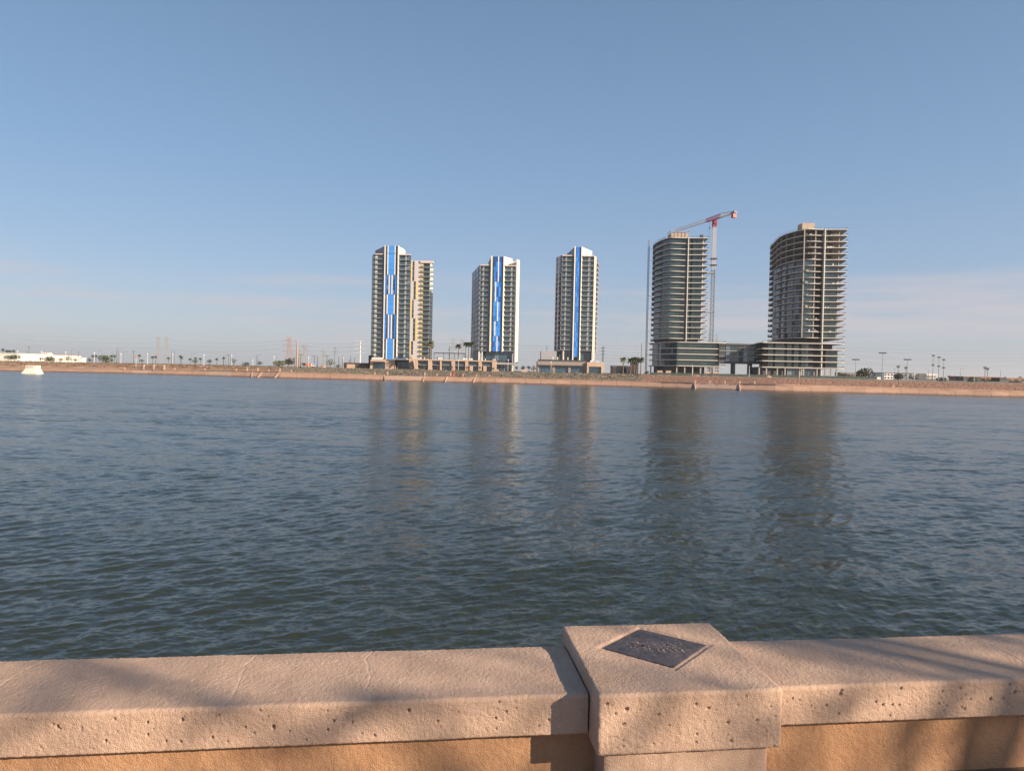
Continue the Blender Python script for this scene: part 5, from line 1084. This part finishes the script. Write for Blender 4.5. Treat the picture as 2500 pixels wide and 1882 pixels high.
for px, py, lab in ((1521, 873, 'single leafy palm standing apart beside the planted bank'), (1539, 875, 'palm in front of the tall tan pylon wall, first of the cluster'), (1548, 873, 'palm crossing the tall tan pylon wall'), (1554, 876, 'low palm in the cluster beside the hoist mast'), (1564, 874, 'palm closest to the glazed unfinished tower')): palm(lab, px, py, 405, 2.7, 'palmleaf' if px != 1521 else 'paleleaf', int(px), 'date palms', thick=.3)
FP = [(7, 852), (17, 855), (24, 855.5), (33, 855), (340, 866), (372, 870), (380, 869), (411, 872), (440, 868), (443, 871), (464, 875), (477, 873), (489, 874), (529, 875), (546, 872), (2192, 892), (2211, 895), (2404, 895), (2410, 898), (2317, 917), (2329, 918), (226, 867), (234, 867), (272, 867), (279, 867)]
for k, (px, py) in enumerate(FP): palm('small far fan palm on a bare trunk beyond the bank', px, py, 640, 2.2, 'palmleaf', 50 + k, 'small far palms', nf=14, thick=.22)
TR = [('low dark tree against the long cream warehouse', 20, 867, 470, 24, 'leafA'), ('broad tree between the cream and ochre warehouses', 36, 866, 470, 26, 'leafA'), ('round bush under the ochre warehouse corner', 101, 872, 470, 12, 'leafA'), ('long olive shrub along the warehouse front', 122, 871, 480, 30, 'leafC'), ('dark bush beyond the ball lamp', 148, 873, 480, 14, 'leafB'), ('round green tree beside the road lamp', 166, 869, 480, 20, 'leafA'), ('low bush by the white shed', 184, 874, 480, 12, 'leafC'), ('dark bush below palm fronds', 218, 873, 480, 14, 'leafB'), ('wide olive tree under a row of small palms', 257, 867.5, 480, 38, 'leafA'), ('wispy tree with a tall stem near the signal', 346, 876, 560, 14, 'leafA'),
      ('feathery tree near a ball lamp', 475, 876, 600, 16, 'leafB'), ('row tree of dark fronds beside the lamp', 512, 876, 600, 16, 'leafB'), ('bushy olive tree next to bare poles', 571, 873, 470, 15, 'leafA'), ('dark hedge tree near the first ball lamp', 600, 884, 470, 22, 'leafB'), ('dark round bush at the lone wooden pole', 634, 881, 450, 16, 'leafB'), ('broad olive bush at the planted bank edge', 681, 880, 418, 34, 'leafC'), ('dark evergreen under the reddish pylon', 704, 873, 428, 32, 'leafB'), ('grey bushy tree in the substation yard', 742, 885, 470, 16, 'leafC'), ('airy grey-green tree beside the black pavilion', 807, 875, 425, 24, 'leafC'), ('low bush under the airy tree', 826, 889, 425, 16, 'leafC'),
      ('dark tree behind the canopy of a striped tower', 1277, 889, 470, 14, 'leafB'), ('dark round tree behind the planted bank', 1291, 891, 475, 14, 'leafB'), ('dark tree against the podium end', 1303, 892, 475, 16, 'leafB'), ('reddish small tree at the glass pavilion', 1261, 892, 415, 10, 'leafC'), ('dark tree by the small white house', 1494, 897, 480, 10, 'leafB'), ('grey bush at the foot of the palms', 1579, 905, 400, 14, 'leafC'),
      ('spreading dark tree beside the open tower', 2109, 899, 440, 44, 'leafB'), ('round dark tree in front of the white apartments', 2193, 913, 420, 30, 'leafB'), ('low olive shrub by the white apartments', 2222, 918, 420, 20, 'leafC'), ('shrub under the three thin masts', 2299, 921, 430, 26, 'leafC'), ('wide olive shrub in front of the terracotta building', 2374, 924, 420, 30, 'leafC'), ('olive shrub between dark blocks', 2404, 925, 420, 22, 'leafC'), ('shrub at the far terracotta building', 2478, 930, 420, 34, 'leafC'), ('dark tree behind the low houses', 2340, 918, 600, 16, 'leafB'), ('flat-topped tree above the terracotta roof', 2454, 918, 560, 10, 'leafB'), ('umbrella-shaped tree over the far roof', 2489, 917, 560, 14, 'leafB'), ('olive tree behind the site office', 2062, 911, 540, 26, 'leafC')]
for k, (lab, px, py, Y, wp_, mt) in enumerate(TR): tree(lab, px, py, Y, wp_, mt, 100 + k, n=230 if wp_ < 25 else 420)
for k, (cx, h) in enumerate(((25, 380), (265, 375), (500, 375), (760, 385), (1030, 395), (1265, 400), (1505, 430), (1820, 385))):
    px = 1000 + cx * .1356; tree('young street tree in front of the town houses', px, 840 + (h - 10) * .1356, 414, 9, 'leafC', 200 + k, 'young trees before the town houses', n=120, blob=4)
M['greyscrub'] = mat('grey_scrub_leaf', (.20, .175, .135), .9, .3, .5)
# ground cover on the far bank: too many low shrubs to count
def scrub(name, x0, x1, n, smin, smax, mt, seed, lo=.02, hi=1., lab=None, per=10):
    g = np.random.default_rng(seed); mb = MB()
    for k in range(n):
        px = g.uniform(x0, x1); t = g.uniform(lo, hi); _, C, T = station(px); q = C.lerp(T, t); r_ = g.uniform(smin, smax)
        for j in range(per):
            d = Vector(g.normal(size=3)); d.normalize(); c_ = q + Vector((d.x * r_ * 1.5, d.y * r_ * 1.2, abs(d.z) * r_ * .7 + .05)); a = Vector(g.normal(size=3)).normalized(); u = a.orthogonal().normalized(); v = a.cross(u); s_ = r_ * g.uniform(.25, .5)
            mb.add([c_ - u * s_, c_ + v * s_ * .6, c_ + u * s_, c_ - v * s_ * .6], [(0, 1, 2, 3)])
    o = mb.build(name, mt); o['kind'] = 'stuff'; o['label'] = lab; o['category'] = 'shrubs'
scrub('scrub_vegetation', 690, 1568, 900, .4, .85, 'greyscrub', 31, lab='grey-green desert scrub scattered over the planted bank')
scrub('dark_scrub_vegetation', 700, 1568, 300, .45, 1.0, 'leafC', 33, lab='darker olive desert shrubs dotted over the planted bank')
M['drybrush'] = mat('dry_brown_brush', (.16, .105, .065), .9, .3, .5)
scrub('dry_brush_vegetation', -300, 690, 1100, .35, .8, 'drybrush', 32, .30, 1., lab='dry brown brush along the top of the reddish sand bank')
scrub('green_brush_vegetation', -300, 690, 200, .4, .8, 'leafC', 34, .75, 1.02, lab='sparse grey-green brush along the crest of the sand bank')

# ================================================================== SMALL THINGS ON THE FAR SHORE
def post(px, lab, h=1.5, r=.45, at=None, grp='cream marker posts on the embankment'):
    C = Cf(px); t = thing('marker_post', lab, 'post', (C.x, C.y + .15, C.z + (.40 if at is None else at)), grp); MB().box(-r, r, -r, r, 0, h * .72).build('shaft', 'coping', t); MB().box(-r - .1, r + .1, -r - .1, r + .1, h * .72 + .001, h * .84).build('cap', 'coping', t); MB().prism([(-r * .7, -r * .7), (r * .7, -r * .7), (r * .7, r * .7), (-r * .7, r * .7)], h * .84 + .002, h).build('finial', 'coping', t)
for px in (304, 426, 500, 576, 603, 629, 656, 683, 711, 915, 946, 1037, 1067, 1100, 1131, 1163, 1195, 1697, 1733, 1770, 1806, 1842, 2180): post(px, 'small cream marker post standing on the embankment coping', (1.0 if px not in (603, 629, 683, 946, 1037, 1100) else 1.6), .26)
for px, lab in ((351, 'cream gate pier nearest the signal post'), (375.5, 'cream gate pier in the middle of the railings'), (400.5, 'cream gate pier closing the railings')): post(px, lab, 2.6, .36, grp='cream gate piers')
for a, b in ((329, 349), (353, 374), (377, 399)):
    A, B = Cf(a), Cf(b); mb = MB(); n = 9
    for k in range(n + 1): q = A.lerp(B, k / n) + Vector((0, .2, .4)); mb.bar(q, q + Vector((0, 0, 1.6)), .09)
    for z in (.5, 1.9): mb.bar(A + Vector((0, .2, z)), B + Vector((0, .2, z)), .09)
    o = mb.build('railing', 'frame'); tag(o, {329: 'dark railing between the signal post and the first gate pier', 353: 'dark railing between the first and middle gate piers', 377: 'dark railing between the middle and last gate piers'}[a], 'railing')
# white concrete bastion at the waterline and its ramp walls
W0 = PZ(79, 912, 0.); bs = thing('concrete_bastion', 'flared white concrete bastion standing in the shallows', 'bastion', (W0.x, W0.y, 0)); s_ = W0.y / F
w1, w2 = 37 / 2 * s_, 27 / 2 * s_; hz_ = 20 * s_
MB().add([(-w1, -3, -.5), (w1, -3, -.5), (w1, 3, -.5), (-w1, 3, -.5), (-w2 * 1.12, -1.2, hz_ * .45), (w2 * 1.12, -1.2, hz_ * .45), (w2 * 1.12, 2, hz_ * .45), (-w2 * 1.12, 2, hz_ * .45), (-w2, -.8, hz_ * .62), (w2, -.8, hz_ * .62), (w2, 1.8, hz_ * .62), (-w2, 1.8, hz_ * .62)],
         [(3, 2, 1, 0), (8, 9, 10, 11)] + [(a + i, a + (i + 1) % 4, a + 4 + (i + 1) % 4, a + 4 + i) for a in (0, 4) for i in range(4)]).build('battered_base', 'chalk', bs)
MB().box(-w2, w2, -.8, 1.8, hz_ * .62 + .002, hz_).build('parapet', 'chalk', bs); MB().box(-w2 * .75, -w2 * .65, -.88, -.802, hz_ * .66, hz_ * .92).build('inset_panel', 'frame', bs); MB().box(-w2 * .45, w2 * .4, -.86, -.803, hz_ * .68, hz_ * .94).build('inset_panel', 'pink', bs)
for (xa, ya, xb_, yb_, lab) in ((36, 904, 49, 896, 'pale triangular ramp wall near the concrete bastion'), (51, 903, 61, 896, 'narrow pale ramp wall close beside the concrete bastion')):
    Wa = PZ(xa, ya + 1, 0.); xr_ = (xb_ - xa) * Wa.y / F; o = MB().prism([(0, 0), (xr_, 2.5), (xr_, 3.4), (0, .8)], -.3, [.35, 3.0 if xa == 36 else 2.3, 3.0 if xa == 36 else 2.3, .35]).build('ramp_wall', 'chalk'); o.location = (Wa.x, Wa.y, 0); tag(o, lab, 'ramp wall', kind='thing')
# orange lifebuoy stand, signal mast, site fence, mounds, vehicle, containers
sg = thing('signal_mast', 'thin post with an orange float-like signal at the gate railings', 'signal', (Cf(327).x, Cf(327).y + 2, 2.4)); MB().tube((0, 0, 0), (0, 0, 6.4), .10, .08, 8).build('post', 'pale_metal', sg); MB().ball((0, 0, 6.6), .5, 8).build('signal_ball', 'orange', sg)
rb = thing('warning_buoy_stand', 'red rounded warning marker beside a cream post on the planted bank', 'marker', (Cf(1106).x, Cf(1106).y + 1, Cf(1106).z + .2)); MB().tube((0, 0, 0), (0, 0, 1.2), .5, .35, 10).build('base', 'red', rb); MB().ball((0, 0, 1.45), .55, 10).build('head', 'red', rb)
for px0, px1, Y in ((1590, 1755, 385), (1755, 1865, 392), (1865, 2140, 385)):
    A, B = GX(px0, Y), GX(px1, Y); t = thing('site_fence', {1590: 'green-screened site fence before the glazed unfinished tower', 1755: 'green-screened site fence under the glazed bridge', 1865: 'green-screened site fence before the open tower'}[px0], 'fence', ((A + B) / 2, Y, ZG)); hw = (B - A) / 2; n = max(3, int(hw * 2 / 3.2))
    for k in range(n): MB().box(-hw + 2 * hw * k / n + .06, -hw + 2 * hw * (k + 1) / n - .06, -.02, .02, .1, 1.3 + .08 * math.sin(k * 2.1)).build('screen_panel', 'green_mesh', t)
    for k in range(n + 1): MB().box(-hw + 2 * hw * k / n - .04, -hw + 2 * hw * k / n + .04, -.04, .04, 0, 1.5).build('post', 'metal', t)
def mound(label, px, Y, wpx, hpx, mt, seed, name='soil_mound'):
    R = wpx * Y / F / 2; h = hpx * Y / F; n = 24; a = np.linspace(0, 2 * np.pi, n); r = np.linspace(0, 1, 9); RR, AA = np.meshgrid(r, a, indexing='ij'); X_ = RR * np.cos(AA) * R; Y_ = RR * np.sin(AA) * R * .7
    Z_ = h * (1 - RR) ** .8 * (1 + .35 * vnoise(X_ * 2, Y_ * 2, X_ * 0, .5, seed)); o = link(name, grid_mesh(name, X_, Y_, Z_ - .1, M[mt])); o.location = base(px, Y); tag(o, label, 'mound'); return o
mound('heap of reddish soil beside the airy tree', 790, 415, 20, 8, 'sand', 1); mound('heap of soil at the foot of the bridge', 1876, 378, 18, 5, 'sand', 2); mound('low heap of soil before the glazed podium', 1700, 380, 22, 3, 'sand', 3)
vh = thing('construction_vehicle', 'small orange and white works truck behind the planted bank', 'truck', base(758, 445))
MB().box(-2.6, .6, -1, 1, .9, 2.6).build('body', 'orange', vh); MB().box(.65, 2.2, -1, 1, .8, 2.3).build('cab', 'white', vh); MB().box(1.3, 2.22, -1.02, 1.02, 1.5, 2.1).build('windscreen', 'glass', vh)
for xw in (-1.8, 1.4):
    for yw in (-1.05, 1.05): MB().tube((xw, yw - .12, .45), (xw, yw + .12, .45), .45, .45, 12).build('wheel', 'frame', vh)
for px, lab in ((1611, 'tan block pier at the ground floor of the glazed tower'), (1632, 'wide tan block at the ground floor of the glazed tower'), (1726, 'pinkish block pier at the podium corner'), (1747, 'low pinkish block beside the bridge')):
    t = thing('block_pier', lab, 'pier', base(px, 388)); MB().box(-1.4, 1.4, 0, 1.2, 0, 2.2).build('body', 'tan', t); MB().box(-1.5, 1.5, -.1, 1.3, 2.2, 2.4).build('coping', 'coping', t)
for px, pyt, lab in ((2146, 920, 'cream site cabin beside the spreading tree'), (1280, 902, 'tan planter wall near the glass pavilion'), (1211, 902, 'small tan sign wall in front of the town houses')):
    t = thing('low_wall', lab, 'wall', base(px, 395 if px > 1500 else 405), kind='thing'); hh = max(1.2, hgt(px, pyt, 400)); ww = 1.0 if px > 1500 else 1.6; MB().box(-ww, ww, 0, .8, 0, hh - .15).build('body', 'chalk' if px > 1500 else 'tan', t); MB().box(-ww - .08, ww + .08, -.08, .88, hh - .148, hh).build('coping', 'coping', t)
pm_ = thing('picket_fence', 'dotted line of thin dark stakes along the planted bank', 'fence', (0, 0, 0))
for px in range(930, 1230, 14):
    _, C, T = station(px); q = C.lerp(T, .55); MB().bar((q.x, q.y, q.z - .2), (q.x, q.y, q.z + 1.25), .12).build('stake', 'wood', pm_)

# ================================================================== THE TREE WHOSE SHADE FALLS ON THE PARAPET
def shade_tree():
    c0 = Vector((.8, 2.8, 4.4)); d = Vector((SUNDIR.x, SUNDIR.y, 0)).normalized(); b0 = c0 + d * 13.0; t = thing('shade_tree', 'thin-leaved tree on the path side behind the viewer, dappling the parapet', 'tree', (b0.x, b0.y, ZP))
    g = np.random.default_rng(77); tm = MB(); tm.tube((0, 0, -.2), (.15, .1, 2.6), .20, .15, 10); tips = []
    perp = Vector((-d.y, d.x, 0))
    for k in range(20):
        a = g.uniform(-3.6, 3.6); z = g.uniform(4.3, 7.2); q = perp * a + d * g.uniform(-1.4, 1.4); q.z = z; m1 = Vector((.15, .1, 2.5)).lerp(q, .5) + Vector((0, 0, .5)); tm.tube((.15, .1, 2.45), m1, .085, .05, 7); tm.tube(m1, q, .05, .018, 6); tips.append(q)
        for j in range(4):
            e_ = q.lerp(m1, g.uniform(0, .6)) ; f_ = e_ + perp * g.normal() * .7 + Vector((0, 0, g.normal() * .55)) + d * g.normal() * .5; tm.tube(e_, f_, .02, .008, 5); tips.append(f_)
    tm.build('trunk', 'bark', t); mb = MB()
    for q in tips:
        for j in range(21):
            c_ = q + Vector(g.normal(size=3)) * .34; a = Vector(g.normal(size=3)).normalized(); u = a.orthogonal().normalized(); v = a.cross(u); s_ = g.uniform(.05, .10); mb.add([c_ - u * s_, c_ + v * s_ * .4, c_ + u * s_, c_ - v * s_ * .4], [(0, 1, 2, 3)])
    mb.build('crown', 'leafA', t)
shade_tree()

# ================================================================== AIR
hb = MB().box(-9500, 9500, -70, 6600, -3.6, 112).build('haze', None); hb['kind'] = 'stuff'; hb['label'] = 'thin dusty evening haze over the lake and plain'
hmt = bpy.data.materials.new('dusty_haze'); hmt.use_nodes = True; hn = hmt.node_tree.nodes; hn.clear(); ho = hn.new('ShaderNodeOutputMaterial'); hv = hn.new('ShaderNodeVolumePrincipled')
hv.inputs['Color'].default_value = (.86, .88, .93, 1); hv.inputs['Density'].default_value = .00009; hv.inputs['Anisotropy'].default_value = .2; hmt.node_tree.links.new(hv.outputs[0], ho.inputs['Volume']); hb.data.materials.append(hmt)
